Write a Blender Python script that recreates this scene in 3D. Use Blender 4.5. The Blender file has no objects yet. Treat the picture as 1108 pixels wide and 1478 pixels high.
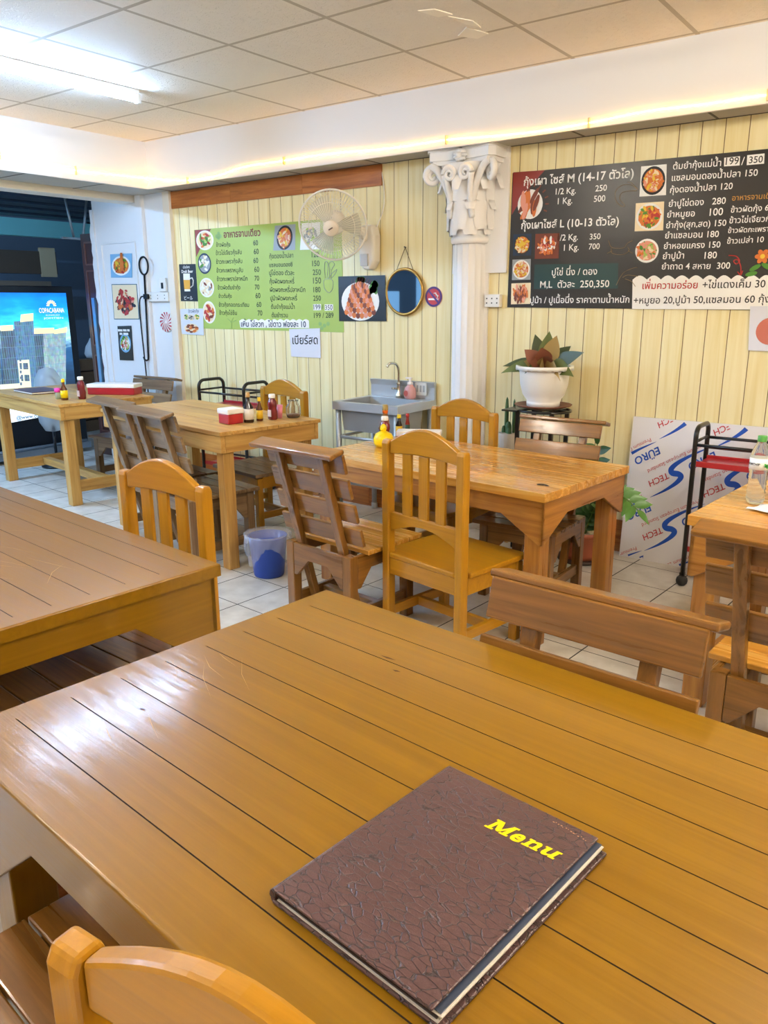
import bpy, math, random
from mathutils import Vector, Matrix, Euler
random.seed(7)
S = bpy.context.scene
COL = S.collection
R = math.radians

# ------------------------------------------------------------------ camera
PITCH, ROLL, YAW, FPX, CAMZ = R(15.12), R(-0.3), R(36.54), 1123.2, 1.5
fwd = Vector((-math.sin(YAW)*math.cos(PITCH), math.cos(YAW)*math.cos(PITCH), -math.sin(PITCH)))
rt0 = Vector((math.cos(YAW), math.sin(YAW), 0)); up0 = rt0.cross(fwd)
rt = rt0*math.cos(ROLL)+up0*math.sin(ROLL); up = -rt0*math.sin(ROLL)+up0*math.cos(ROLL)
cd = bpy.data.cameras.new('camera'); cd.sensor_fit = 'VERTICAL'; cd.sensor_height = 36
cd.lens = 36*FPX/1478; cd.clip_start = .02
cam = bpy.data.objects.new('camera', cd); COL.objects.link(cam)
cam.matrix_world = Matrix(((rt.x, up.x, -fwd.x, 0), (rt.y, up.y, -fwd.y, 0), (rt.z, up.z, -fwd.z, CAMZ), (0, 0, 0, 1)))
S.camera = cam
def ray(px, py): return rt*((px-554)/FPX) - up*((py-739)/FPX) + fwd
def onwall(px, py, Y=4.56):
    d = ray(px, py); t = Y/d.y; return Vector((d.x*t, Y, CAMZ+d.z*t))
# ------------------------------------------------------------------ world, exposure
S.view_settings.view_transform = 'Standard'; S.view_settings.look = 'None'
S.view_settings.exposure = 1.03; S.view_settings.gamma = 1; S.view_settings.use_curve_mapping = False
wd = bpy.data.worlds.new('world'); S.world = wd; wd.use_nodes = True
wd.node_tree.nodes['Background'].inputs[0].default_value = (.35, .55, .8, 1)
wd.node_tree.nodes['Background'].inputs[1].default_value = .35
LAMP_COOL, LAMP_WARM_ADDED, ROPE = 85.0, 112.0, 9.0

# ------------------------------------------------------------------ materials
def lin(h):
    h = h.lstrip('#'); c = [int(h[i:i+2], 16)/255 for i in (0, 2, 4)]
    return tuple(x/12.92 if x <= .04045 else ((x+.055)/1.055)**2.4 for x in c)+(1,)
MATS = {}
def mat(name, col='#ffffff', rough=.5, metal=0, emit=0, coat=0, trans=0, alpha=1, ior=1.45, bump=0, bscale=40):
    if name in MATS: return MATS[name]
    m = bpy.data.materials.new(name); m.use_nodes = True; n = m.node_tree; b = n.nodes['Principled BSDF']
    c = lin(col) if isinstance(col, str) else col
    b.inputs['Base Color'].default_value = c; b.inputs['Roughness'].default_value = rough
    b.inputs['Metallic'].default_value = metal; b.inputs['Coat Weight'].default_value = coat
    b.inputs['Transmission Weight'].default_value = trans; b.inputs['Alpha'].default_value = alpha; b.inputs['IOR'].default_value = ior
    if emit: b.inputs['Emission Color'].default_value = c; b.inputs['Emission Strength'].default_value = emit
    if bump:
        tc = n.nodes.new('ShaderNodeTexCoord'); nz = n.nodes.new('ShaderNodeTexNoise'); nz.inputs['Scale'].default_value = bscale; nz.inputs['Detail'].default_value = 4
        bp = n.nodes.new('ShaderNodeBump'); bp.inputs['Strength'].default_value = bump; bp.inputs['Distance'].default_value = .01
        n.links.new(tc.outputs['Object'], nz.inputs['Vector']); n.links.new(nz.outputs['Fac'], bp.inputs['Height']); n.links.new(bp.outputs['Normal'], b.inputs['Normal'])
    MATS[name] = m; return m
def math_n(n, op, a, b=None):
    x = n.nodes.new('ShaderNodeMath'); x.operation = op
    for i, v in enumerate((a, b)):
        if v is None: continue
        if isinstance(v, (int, float)): x.inputs[i].default_value = v
        else: n.links.new(v, x.inputs[i])
    return x.outputs[0]
def mix_n(n, fac, a, b, blend='MIX'):
    x = n.nodes.new('ShaderNodeMix'); x.data_type = 'RGBA'; x.blend_type = blend
    for s, v in (('Factor', fac), ('A', a), ('B', b)):
        sock = x.inputs[0] if s == 'Factor' else x.inputs[6 if s == 'A' else 7]
        if isinstance(v, (int, float)): sock.default_value = v
        elif isinstance(v, tuple): sock.default_value = v
        else: n.links.new(v, sock)
    return x.outputs[2]
def wood(name, c1, c2, c3, axis='x', rough=.35, coat=.3, vary=.25, freq=16, knots=0, stretch=.9):
    key = name+'_'+axis
    if key in MATS: return MATS[key]
    m = bpy.data.materials.new(key); m.use_nodes = True; n = m.node_tree; b = n.nodes['Principled BSDF']
    tc = n.nodes.new('ShaderNodeTexCoord'); mp = n.nodes.new('ShaderNodeMapping')
    sc = {'x': (stretch, freq, freq), 'y': (freq, stretch, freq), 'z': (freq, freq, stretch)}[axis]
    mp.inputs['Scale'].default_value = sc
    ge = n.nodes.new('ShaderNodeNewGeometry')
    off = n.nodes.new('ShaderNodeCombineXYZ')
    r10 = math_n(n, 'MULTIPLY', ge.outputs['Random Per Island'], 37.0)
    for i in range(3): n.links.new(r10, off.inputs[i])
    n.links.new(off.outputs[0], mp.inputs['Location'])
    n.links.new(tc.outputs['Object'], mp.inputs['Vector'])
    nz = n.nodes.new('ShaderNodeTexNoise'); nz.inputs['Scale'].default_value = 1.6; nz.inputs['Detail'].default_value = 7; nz.inputs['Distortion'].default_value = .7; nz.inputs['Roughness'].default_value = .62
    n.links.new(mp.outputs[0], nz.inputs['Vector'])
    rp = n.nodes.new('ShaderNodeValToRGB'); e = rp.color_ramp.elements
    e[0].position = .3; e[0].color = lin(c2); e[1].position = .72; e[1].color = lin(c3); x = e.new(.5); x.color = lin(c1)
    n.links.new(nz.outputs['Fac'], rp.inputs['Fac'])
    v = math_n(n, 'ADD', math_n(n, 'MULTIPLY', ge.outputs['Random Per Island'], vary), 1-vary/2)
    hs = n.nodes.new('ShaderNodeHueSaturation'); n.links.new(v, hs.inputs['Value']); n.links.new(rp.outputs[0], hs.inputs['Color'])
    col = hs.outputs[0]
    if knots:
        vo = n.nodes.new('ShaderNodeTexVoronoi'); vo.inputs['Scale'].default_value = knots
        mp2 = n.nodes.new('ShaderNodeMapping'); mp2.inputs['Scale'].default_value = {'x': (.5, 1, 1), 'y': (1, .5, 1), 'z': (1, 1, .5)}[axis]
        n.links.new(tc.outputs['Object'], mp2.inputs['Vector']); n.links.new(off.outputs[0], mp2.inputs['Location']); n.links.new(mp2.outputs[0], vo.inputs['Vector'])
        kr = n.nodes.new('ShaderNodeValToRGB'); k = kr.color_ramp.elements; k[0].position = .04; k[0].color = (1, 1, 1, 1); k[1].position = .1; k[1].color = (0, 0, 0, 1)
        n.links.new(vo.outputs['Distance'], kr.inputs['Fac'])
        col = mix_n(n, math_n(n, 'MULTIPLY', kr.outputs[0], .7), col, tuple(x*.45 for x in lin(c2)[:3])+(1,))
    n.links.new(col, b.inputs['Base Color'])
    b.inputs['Coat Weight'].default_value = coat; b.inputs['Coat Roughness'].default_value = .07; b.inputs['Specular IOR Level'].default_value = .25
    rr = math_n(n, 'ADD', math_n(n, 'MULTIPLY', nz.outputs['Fac'], .25), rough-.12); n.links.new(rr, b.inputs['Roughness'])
    bp = n.nodes.new('ShaderNodeBump'); bp.inputs['Strength'].default_value = .12; bp.inputs['Distance'].default_value = .004
    n.links.new(nz.outputs['Fac'], bp.inputs['Height']); n.links.new(bp.outputs[0], b.inputs['Normal']); n.links.new(bp.outputs[0], b.inputs['Coat Normal'])
    MATS[key] = m; return m
def gold(a): return wood('honey_varnish', '#7f5905', '#795404', '#865f08', a, .36, .4, .06, 30)
def gold2(a): return wood('honey_chair', '#ab7613', '#a06d0f', '#b67f18', a, .36, .4, .06, 30)
def brown(a): return wood('brown_varnish', '#80541f', '#5e3c14', '#98682c', a, .3, .5, .3, 18, 5)
def amber(a): return wood('amber_varnish', '#c88c36', '#ab7026', '#d8a650', a, .26, .6, .3, 18, 4)
def amber_dark(a): return wood('amber_frame', '#a06a2a', '#7d4d1a', '#b98038', a, .3, .5, .2, 18, 4)
def pine(a): return wood('raw_pine', '#c0934f', '#a07038', '#d4a962', a, .45, .12, .25, 18, 4)
def grey_wood(a): return wood('weathered_wood', '#7d6244', '#574029', '#967b58', a, .42, .3, .3, 18)
def orange_wood(a): return wood('orange_laminate', '#a8652f', '#7a4520', '#c17f45', a, .4, .1, .3, 14, 4)

# ------------------------------------------------------------------ mesh builder
class MB:
    def __init__(s): s.v = []; s.f = []; s.mi = []; s.sm = []
    def add(s, vs, fs, mi=0, sm=False, M=None):
        o = len(s.v)
        for p in vs:
            p = Vector(p); s.v.append(M @ p if M else p)
        for f in fs: s.f.append([o+i for i in f]); s.mi.append(mi); s.sm.append(sm)
        return s
    def bx(s, x0, x1, y0, y1, z0, z1, mi=0, M=None):
        vs = [(x, y, z) for z in (z0, z1) for y in (y0, y1) for x in (x0, x1)]
        return s.add(vs, [(0, 2, 3, 1), (4, 5, 7, 6), (0, 1, 5, 4), (2, 6, 7, 3), (0, 4, 6, 2), (1, 3, 7, 5)], mi, False, M)
    def bar(s, a, b, w, t, side=(1, 0, 0), mi=0):
        a = Vector(a); b = Vector(b); d = (b-a).normalized(); u = Vector(side); u = (u-d*u.dot(d)).normalized(); v = d.cross(u)
        vs = [p+u*(i*w/2)+v*(j*t/2) for p in (a, b) for j in (-1, 1) for i in (-1, 1)]
        return s.add(vs, [(0, 2, 3, 1), (4, 5, 7, 6), (0, 1, 5, 4), (2, 6, 7, 3), (0, 4, 6, 2), (1, 3, 7, 5)], mi)
    def prism(s, poly, pl, a, b, mi=0, sm=False, M=None):
        def P(p, q): return {'xz': (p[0], q, p[1]), 'xy': (p[0], p[1], q), 'yz': (q, p[0], p[1])}[pl]
        k = len(poly); vs = [P(p, a) for p in poly]+[P(p, b) for p in poly]
        fs = [list(range(k)), list(range(2*k-1, k-1, -1))]+[(i, k+i, k+(i+1) % k, (i+1) % k) for i in range(k)]
        s.add(vs, fs[:2], mi, False, M); o = len(s.v)-2*k
        for f in fs[2:]: s.f.append([o+i for i in f]); s.mi.append(mi); s.sm.append(sm)
        return s
    def tube(s, pts, r, n=10, mi=0, closed=False, cap=True):
        pts = [Vector(p) for p in pts]; k = len(pts); rs = r if isinstance(r, (list, tuple)) else [r]*k
        vs = []; prev = None
        for i in range(k):
            a = pts[i-1] if (i or closed) else pts[i]; b = pts[(i+1) % k] if (i < k-1 or closed) else pts[i]
            d = (b-a).normalized()
            if prev is None:
                u = d.orthogonal().normalized()
            else:
                u = (prev-d*prev.dot(d)).normalized()
            prev = u; w = d.cross(u)
            for j in range(n):
                t = 2*math.pi*j/n; vs.append(pts[i]+(u*math.cos(t)+w*math.sin(t))*rs[i])
        fs = []
        for i in range(k if closed else k-1):
            a = i*n; b = ((i+1) % k)*n
            for j in range(n): fs.append((a+j, a+(j+1) % n, b+(j+1) % n, b+j))
        s.add(vs, fs, mi, True)
        if cap and not closed:
            o = len(s.v)-len(vs); s.f += [[o+j for j in range(n)][::-1], [o+(k-1)*n+j for j in range(n)]]; s.mi += [mi]*2; s.sm += [False]*2
        return s
    def lathe(s, prof, n=24, c=(0, 0, 0), mi=0, sm=True, M=None, a0=0, a1=None, sx=1, sy=1):
        full = a1 is None; A = 2*math.pi if full else a1-a0; cols = n if full else n+1
        vs = [(c[0]+r*sx*math.cos(a0+A*j/n), c[1]+r*sy*math.sin(a0+A*j/n), c[2]+z) for (r, z) in prof for j in range(cols)]
        fs = []
        for i in range(len(prof)-1):
            for j in range(n):
                j2 = (j+1) % cols; fs.append((i*cols+j, i*cols+j2, (i+1)*cols+j2, (i+1)*cols+j))
        s.add(vs, fs, mi, sm, M)
        if full:
            o = len(s.v)-len(vs)
            if prof[0][0] > 1e-5: s.f.append([o+j for j in range(n)][::-1]); s.mi.append(mi); s.sm.append(False)
            if prof[-1][0] > 1e-5: s.f.append([o+(len(prof)-1)*n+j for j in range(n)]); s.mi.append(mi); s.sm.append(False)
        return s
    def build(s, name, mats, parent=None, bevel=0, loc=None, seg=2):
        me = bpy.data.meshes.new(name); me.from_pydata(s.v, [], s.f); me.validate(clean_customdata=False)
        if not isinstance(mats, (list, tuple)): mats = [mats]
        for m in mats: me.materials.append(m)
        if len(me.polygons) == len(s.f):
            me.polygons.foreach_set('material_index', s.mi); me.polygons.foreach_set('use_smooth', s.sm)
        me.update()
        o = bpy.data.objects.new(name, me); COL.objects.link(o)
        if parent: o.parent = parent
        if loc is not None: o.location = loc
        if bevel:
            b = o.modifiers.new('bevel', 'BEVEL'); b.width = bevel; b.segments = seg; b.limit_method = 'ANGLE'; b.angle_limit = R(40)
        return o
def thing(name, label, cat, loc=(0, 0, 0), rz=0, group=None, sc=None):
    o = bpy.data.objects.new(name, None); COL.objects.link(o); o.empty_display_size = .1
    o.location = loc; o.rotation_euler = (0, 0, R(rz))
    if sc: o.scale = sc
    return tag(o, label, cat, group)
def tag(o, label, cat, group=None):
    o['label'] = label; o['category'] = cat
    if group: o['group'] = group
    return o
def struct(o): o['kind'] = 'structure'; return o
def dup(root, label, loc, rz, sc=None, group=None):
    r = root.copy(); COL.objects.link(r); r.location = loc; r.rotation_euler = (0, 0, R(rz)); r['label'] = label
    r.scale = sc if sc else (1, 1, 1)
    if group: r['group'] = group
    for ch in list(root.children):
        c = ch.copy(); COL.objects.link(c); c.parent = r
        for g in list(ch.children):
            d = g.copy(); COL.objects.link(d); d.parent = c
    return r
# flat lettering
def glyphs(body, bold=0, shear=0):
    cu = bpy.data.curves.new('tmp', 'FONT'); cu.body = body; cu.size = 1; cu.offset = bold; cu.shear = shear; cu.resolution_u = 3
    o = bpy.data.objects.new('tmp', cu); COL.objects.link(o)
    dg = bpy.context.evaluated_depsgraph_get(); ev = o.evaluated_get(dg); me = ev.to_mesh()
    vs = [(v.co.x, v.co.y) for v in me.vertices]; fs = [list(p.vertices) for p in me.polygons]
    ev.to_mesh_clear(); bpy.data.objects.remove(o); bpy.data.curves.remove(cu)
    return vs, fs
ABOVE, TONE = 'ัิีึื็', '่้๊๋์'
def text2d(body, bold=0, shear=0):
    """glyph outlines; a Thai tone mark over an upper vowel is set one step higher, as in print"""
    keep = ''; lifted = []
    for i, ch in enumerate(body):
        if ch in TONE and ((i and body[i-1] in ABOVE) or (i+1 < len(body) and body[i+1] == 'ำ')): lifted.append((keep, ch))
        else: keep += ch
    vs, fs = glyphs(keep, bold, shear)
    if lifted:
        bar = max(v[0] for v in glyphs('|')[0])
        for pre, ch in lifted:
            x = max(v[0] for v in glyphs(pre+'|')[0])-bar; g, h = glyphs(ch, bold, shear); o = len(vs)
            vs += [(p[0]+x, p[1]+.2) for p in g]; fs += [[o+i for i in f] for f in h]
    return vs, fs
def put_text(mb, body, O, U, V, mi=0, width=None, size=None, hs=1, bold=0, shear=0, centre=False):
    """lettering in the plane of unit vectors U (reading direction) and V (up), baseline starting at O"""
    vs, fs = text2d(body, bold, shear)
    if not vs: return
    x0 = min(v[0] for v in vs); w = max(v[0] for v in vs)-x0
    k = (width/w) if width else size; ky = (size if size else k*hs)
    o = Vector(O)-(U*(w*k/2) if centre else Vector())
    mb.add([o+U*((x-x0)*k)+V*(y*ky) for x, y in vs], fs, mi)
def ell(mb, c, U, V, ru, rv, mi, n=20, rot=0):
    mb.add([Vector(c)+U*(ru*math.cos(t)*math.cos(rot)-rv*math.sin(t)*math.sin(rot))+V*(ru*math.cos(t)*math.sin(rot)+rv*math.sin(t)*math.cos(rot)) for t in [2*math.pi*i/n for i in range(n)]], [list(range(n))], mi)
def rope_pts(pts, k=6):
    P = [Vector(p) for p in pts]; out = []
    for i in range(len(P)-1):
        a = P[max(i-1, 0)]; b = P[i]; c = P[i+1]; d = P[min(i+2, len(P)-1)]
        for j in range(k):
            t = j/k; out.append(.5*((2*b)+(-a+c)*t+(2*a-5*b+4*c-d)*t*t+(-a+3*b-3*c+d)*t**3))
    return out+[P[-1]]

# ================================================================== SETTING
CEIL, SOF, YW, YF, XF, XL = 2.748, 2.40, 4.56, 4.34, -5.59, -6.05
# tiled floor: 0.32 m tiles, turned -4.3 degrees to the room
def floor_mat():
    m = bpy.data.materials.new('floor_tiles'); m.use_nodes = True; n = m.node_tree; b = n.nodes['Principled BSDF']
    tc = n.nodes.new('ShaderNodeTexCoord'); mp = n.nodes.new('ShaderNodeMapping'); mp.vector_type = 'TEXTURE'
    mp.inputs['Location'].default_value = (-2.838, 2.558, 0); mp.inputs['Rotation'].default_value = (0, 0, R(-4.3)); mp.inputs['Scale'].default_value = (.321, .321, 1)
    n.links.new(tc.outputs['Object'], mp.inputs['Vector'])
    sp = n.nodes.new('ShaderNodeSeparateXYZ'); n.links.new(mp.outputs[0], sp.inputs[0])
    def edge(o, w):
        f = math_n(n, 'FRACT', math_n(n, 'ADD', o, .5)); return math_n(n, 'LESS_THAN', math_n(n, 'ABSOLUTE', math_n(n, 'SUBTRACT', f, .5)), w)
    g = math_n(n, 'MAXIMUM', edge(sp.outputs[0], .010), edge(sp.outputs[1], .008))
    nz = n.nodes.new('ShaderNodeTexNoise'); nz.inputs['Scale'].default_value = 9; nz.inputs['Detail'].default_value = 6; n.links.new(tc.outputs['Object'], nz.inputs['Vector'])
    rp = n.nodes.new('ShaderNodeValToRGB'); e = rp.color_ramp.elements; e[0].position = .35; e[0].color = lin('#c2bcb0'); e[1].position = .7; e[1].color = lin('#dcd8ce'); n.links.new(nz.outputs['Fac'], rp.inputs['Fac'])
    n.links.new(mix_n(n, g, rp.outputs[0], lin('#2c2723')), b.inputs['Base Color'])
    n.links.new(math_n(n, 'ADD', math_n(n, 'MULTIPLY', g, .5), .3), b.inputs['Roughness'])
    return m
struct(MB().bx(-12, 3.2, -14, 8, -.1, 0).build('floor', floor_mat()))
# wood-plank wall: planks 0.117 m wide
def plank_mat():
    m = bpy.data.materials.new('pale_planks'); m.use_nodes = True; n = m.node_tree; b = n.nodes['Principled BSDF']
    tc = n.nodes.new('ShaderNodeTexCoord'); sp = n.nodes.new('ShaderNodeSeparateXYZ'); n.links.new(tc.outputs['Object'], sp.inputs[0])
    q = math_n(n, 'DIVIDE', math_n(n, 'ADD', sp.outputs[0], 12.02), .1165)
    fr = math_n(n, 'FRACT', q); fl = math_n(n, 'FLOOR', q)
    g = math_n(n, 'LESS_THAN', fr, .035)
    wn = n.nodes.new('ShaderNodeTexWhiteNoise'); wn.noise_dimensions = '1D'; n.links.new(fl, wn.inputs['W'])
    mp = n.nodes.new('ShaderNodeMapping'); mp.inputs['Scale'].default_value = (22, 22, 1.0); cx = n.nodes.new('ShaderNodeCombineXYZ')
    n.links.new(math_n(n, 'MULTIPLY', wn.outputs['Value'], 40), cx.inputs[2]); n.links.new(cx.outputs[0], mp.inputs['Location']); n.links.new(tc.outputs['Object'], mp.inputs['Vector'])
    nz = n.nodes.new('ShaderNodeTexNoise'); nz.inputs['Scale'].default_value = 1.5; nz.inputs['Detail'].default_value = 6; nz.inputs['Distortion'].default_value = .5; n.links.new(mp.outputs[0], nz.inputs['Vector'])
    rp = n.nodes.new('ShaderNodeValToRGB'); e = rp.color_ramp.elements; e[0].position = .3; e[0].color = lin('#e7d596'); e[1].position = .6; e[1].color = lin('#f3e7b8'); n.links.new(nz.outputs['Fac'], rp.inputs['Fac'])
    c = mix_n(n, math_n(n, 'MULTIPLY', wn.outputs['Value'], .35), rp.outputs[0], lin('#e3cb8a'))
    vo = n.nodes.new('ShaderNodeTexVoronoi'); vo.inputs['Scale'].default_value = 2.6; mk = n.nodes.new('ShaderNodeMapping'); mk.inputs['Scale'].default_value = (1, 1, .6); n.links.new(tc.outputs['Object'], mk.inputs['Vector']); n.links.new(mk.outputs[0], vo.inputs['Vector'])
    kr = n.nodes.new('ShaderNodeValToRGB'); k = kr.color_ramp.elements; k[0].position = .025; k[0].color = (.6, .6, .6, 1); k[1].position = .05; k[1].color = (0, 0, 0, 1); n.links.new(vo.outputs['Distance'], kr.inputs['Fac'])
    c = mix_n(n, kr.outputs[0], c, lin('#a9752f'))
    n.links.new(mix_n(n, g, c, lin('#6b4c22')), b.inputs['Base Color']); b.inputs['Roughness'].default_value = .5
    bp = n.nodes.new('ShaderNodeBump'); bp.inputs['Strength'].default_value = .6; bp.inputs['Distance'].default_value = .004; n.links.new(math_n(n, 'SUBTRACT', 1, g), bp.inputs['Height']); n.links.new(bp.outputs[0], b.inputs['Normal'])
    return m
WHITE = mat('white_paint', '#e6e6e6', .55, bump=.08, bscale=12)
CREAM = mat('cream_paint', '#e6dccb', .6)
struct(MB().bx(-5.58, 3.2, YW, YW+.12, 0, CEIL).build('wall_back', plank_mat()))
struct(MB().bx(-6.72, -5.58, YW+.003, YW+.12, 0, CEIL).build('wall_left', WHITE))
struct(MB().bx(3.2, 3.3, -3.2, YW+.12, 0, CEIL).build('wall_right', CREAM))
struct(MB().bx(XL, 3.3, -3.3, -3.2, 0, CEIL).build('wall_front', CREAM))
def ceil_mat():
    m = bpy.data.materials.new('ceiling_tiles'); m.use_nodes = True; n = m.node_tree; b = n.nodes['Principled BSDF']
    tc = n.nodes.new('ShaderNodeTexCoord'); sp = n.nodes.new('ShaderNodeSeparateXYZ'); n.links.new(tc.outputs['Object'], sp.inputs[0])
    def edge(o, off, s, w):
        f = math_n(n, 'FRACT', math_n(n, 'ADD', math_n(n, 'DIVIDE', math_n(n, 'SUBTRACT', o, off), s), .5)); return math_n(n, 'LESS_THAN', math_n(n, 'ABSOLUTE', math_n(n, 'SUBTRACT', f, .5)), w)
    g = math_n(n, 'MAXIMUM', edge(sp.outputs[0], -3.225, .642, .018), edge(sp.outputs[1], 3.065, .622, .018))
    nz = n.nodes.new('ShaderNodeTexNoise'); nz.inputs['Scale'].default_value = 28; nz.inputs['Detail'].default_value = 3; nz.inputs['Distortion'].default_value = 2.2; n.links.new(tc.outputs['Object'], nz.inputs['Vector'])
    rp = n.nodes.new('ShaderNodeValToRGB'); e = rp.color_ramp.elements; e[0].position = .55; e[0].color = (0, 0, 0, 1); e[1].position = .62; e[1].color = (1, 1, 1, 1); n.links.new(nz.outputs['Fac'], rp.inputs['Fac'])
    n.links.new(mix_n(n, g, lin('#e4dfd5'), lin('#b0a898')), b.inputs['Base Color']); b.inputs['Roughness'].default_value = .6
    h = math_n(n, 'ADD', math_n(n, 'MULTIPLY', rp.outputs[0], math_n(n, 'SUBTRACT', 1, g)), math_n(n, 'MULTIPLY', g, 2))
    bp = n.nodes.new('ShaderNodeBump'); bp.inputs['Strength'].default_value = .6; bp.inputs['Distance'].default_value = .008; n.links.new(h, bp.inputs['Height']); n.links.new(bp.outputs[0], b.inputs['Normal'])
    return m
CM = ceil_mat()
struct(MB().bx(XF, 3.2, -3.2, YF, CEIL, CEIL+.08).build('ceiling', CM))
SM = mat('soffit_board', '#b3ada2', .6)
DARKLINE = mat('joint_line', '#5d574e', .7)
# dropped soffit along the back and the left, with its white fascia
mb = MB(); mb.bx(XL, 3.2, YF+.021, YW, SOF, SOF+.02); mb.bx(XL, XF-.021, -3.2, YF+.021, SOF, SOF+.02)
for x in [-5.55+.72*i for i in range(12)]: mb.bx(x, x+.012, YF+.02, YW, SOF-.002, SOF+.001, 1)
for y in (3.95, 3.3, 2.6, 1.9): mb.bx(XL, XF-.02, y, y+.012, SOF-.002, SOF+.001, 1)
mb.bx(XF, 3.2, YW-.008, YW, SOF-.003, SOF+.001, 1)
struct(mb.build('trim_1', [SM, DARKLINE]))
struct(MB().bx(XF-.02, 3.2, YF, YF+.02, SOF-.004, CEIL).build('trim_2', WHITE))
struct(MB().bx(XF-.02, XF, -3.2, YF+.02, SOF-.004, CEIL).build('trim_3', WHITE))
# lintel beam over the open left side
struct(MB().bx(XL-.2, XL, -3.2, YW, 2.345, 2.75).build('trim_4', CREAM, bevel=.006))
# brown laminate header and skirting on the plank wall
mb = MB(); 
for x0, x1 in ((-5.575, -4.86), (-4.858, -4.1), (-4.098, -3.378)): mb.bx(x0, x1, YW-.01, YW, 2.262, 2.395)
struct(mb.build('trim_5', orange_wood('x')))
mb = MB()
for i in range(13):
    x0 = -5.55+i*.68; mb.bx(x0, x0+.678, YW-.012, YW, 0, .2)
struct(mb.build('baseboard_back', orange_wood('x')))
# corner posts of the white section
struct(MB().bx(-5.66, -5.575, YW-.035, YW+.01, 0, SOF).build('trim_6', CREAM, bevel=.004))
struct(MB().bx(-6.04, -5.955, YW-.03, YW+.01, 0, SOF).build('trim_7', WHITE, bevel=.004))
mb = MB()
for a, b2 in (((-6.62, 2.03), (-6.12, 2.03)), ((-6.62, .3), (-6.62, 2.03)), ((-6.12, .3), (-6.12, 2.03))):
    mb.bar((a[0], YW, a[1]), (b2[0], YW, b2[1]), .02, .018, (0, 1, 0))
struct(mb.build('trim_8', WHITE, bevel=.004))

# ---- half column with leafy capital
PL = mat('plaster_white', '#f1efec', .5)
cxx, r0 = -2.665, .108
mb = MB(); n = 84
prof = []
for j in range(n+1):
    a = math.pi+math.pi*j/n; rr = r0*(1-.055*abs(math.sin(j/n*math.pi*8))**.6); prof.append((cxx+rr*math.cos(a), YW-.015+rr*1.0*math.sin(a)))
vs = [(x, y, z) for z in (.0, 1.86) for x, y in prof]
mb.add(vs, [(j, j+1, n+2+j, n+1+j) for j in range(n)], 0, True)
mb.lathe([(.15, 0), (.15, .09), (.135, .12), (.14, .15), (.115, .17)], 24, (cxx, YW-.015, 0), a0=math.pi, a1=2*math.pi)
mb.bx(cxx-.13, cxx+.13, YW-.016, YW, 0, 1.86)
struct(mb.build('trim_9', PL))
struct(MB().bx(-2.80, -2.408, YW-.02, YW, 1.672, SOF).build('trim_10', PL, bevel=.003))
mb = MB()
mb.lathe([(.118, 1.85), (.128, 1.86), (.13, 1.885), (.118, 1.895), (.122, 1.93), (.135, 2.05), (.155, 2.18), (.185, 2.28), (.2, 2.31)], 28, (cxx, YW-.015, 0), a0=math.pi, a1=2*math.pi)
# abacus with curved-in front
ab = [(-.235, 0), (-.235, -.15), (-.205, -.19), (-.1, -.165), (0, -.155), (.1, -.165), (.205, -.19), (.235, -.15), (.235, 0)]
for z0, z1, k in ((2.31, 2.335, .93), (2.335, 2.385, 1.0), (2.385, 2.4, 1.04)): mb.prism([(cxx+x*k, YW+y*k) for x, y in ab], 'xy', z0, z1)
def acanthus(mb, ang, z0, h, w, rad, out):
    cs, sn = math.cos(ang), math.sin(ang); rows = 9; vs = []
    for i in range(rows+1):
        t = i/rows
        rr = rad+.012+(out*max(0, t-.55)/.45*1.0 if t > .55 else 0); zz = z0+h*(math.sin(min(t, .8)/.8*math.pi/2)-(.55*max(0, t-.8)/.2*.5))
        wd_ = w*(.55+.6*math.sin(math.pi*min(t*1.05, 1)))*(1-.35*t)*(1+.16*math.sin(t*22))
        for q in (-1, -.5, 0, .5, 1):
            x = wd_*q/2; rrr = rr+.012*(1-abs(q))
            vs.append((cxx+rrr*cs-x*sn, YW-.015+rrr*sn+x*cs, zz))
    fs = [(i*5+j, i*5+j+1, (i+1)*5+j+1, (i+1)*5+j) for i in range(rows) for j in range(4)]
    mb.add(vs, fs, 0, True)
for k in range(4): acanthus(mb, math.pi*(1.05+.9*k/3), 1.9, .2, .13, .124, .04)
for k in range(3): acanthus(mb, math.pi*(1.2+.6*k/2), 1.93, .31, .13, .135, .06)
for k in range(2): acanthus(mb, math.pi*(1.03+.94*k), 1.93, .32, .13, .14, .075)
def spiral(c, u, v, r, turns, z=0):
    return [Vector(c)+Vector(u)*(r*(1-t*.85)*math.cos(turns*2*math.pi*t))+Vector(v)*(r*(1-t*.85)*math.sin(turns*2*math.pi*t)) for t in [i/40 for i in range(41)]]
for sx in (-1, 1):
    d = Vector((sx*.8, -.6, 0)).normalized(); c = Vector((cxx+sx*.205, YW-.15, 2.255))
    mb.tube(spiral(c, -d, (0, 0, 1), .06, 2), [.023*(1-.6*i/40) for i in range(41)], 8)
    mb.tube(rope_pts([(cxx+sx*.06, YW-.13, 2.02), (cxx+sx*.10, YW-.15, 2.17), (cxx+sx*.16, YW-.17, 2.28), (cxx+sx*.205, YW-.175, 2.31)]), .022, 8)
    mb.tube(spiral((cxx+sx*.055, YW-.2, 2.25), (sx, 0, 0), (0, 0, 1), .045, 1.8), [.017*(1-.6*i/40) for i in range(41)], 8)
    mb.tube(rope_pts([(cxx+sx*.075, YW-.135, 2.0), (cxx+sx*.07, YW-.16, 2.12), (cxx+sx*.095, YW-.195, 2.25)]), .02, 8)
for k in range(7):
    a = 2*math.pi*k/7; mb.lathe([(0, -.012), (.018, -.008), (.022, 0), (.014, .01), (0, .014)], 10, (cxx+.028*math.cos(a), YW-.172, 2.355+.028*math.sin(a)))
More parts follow.
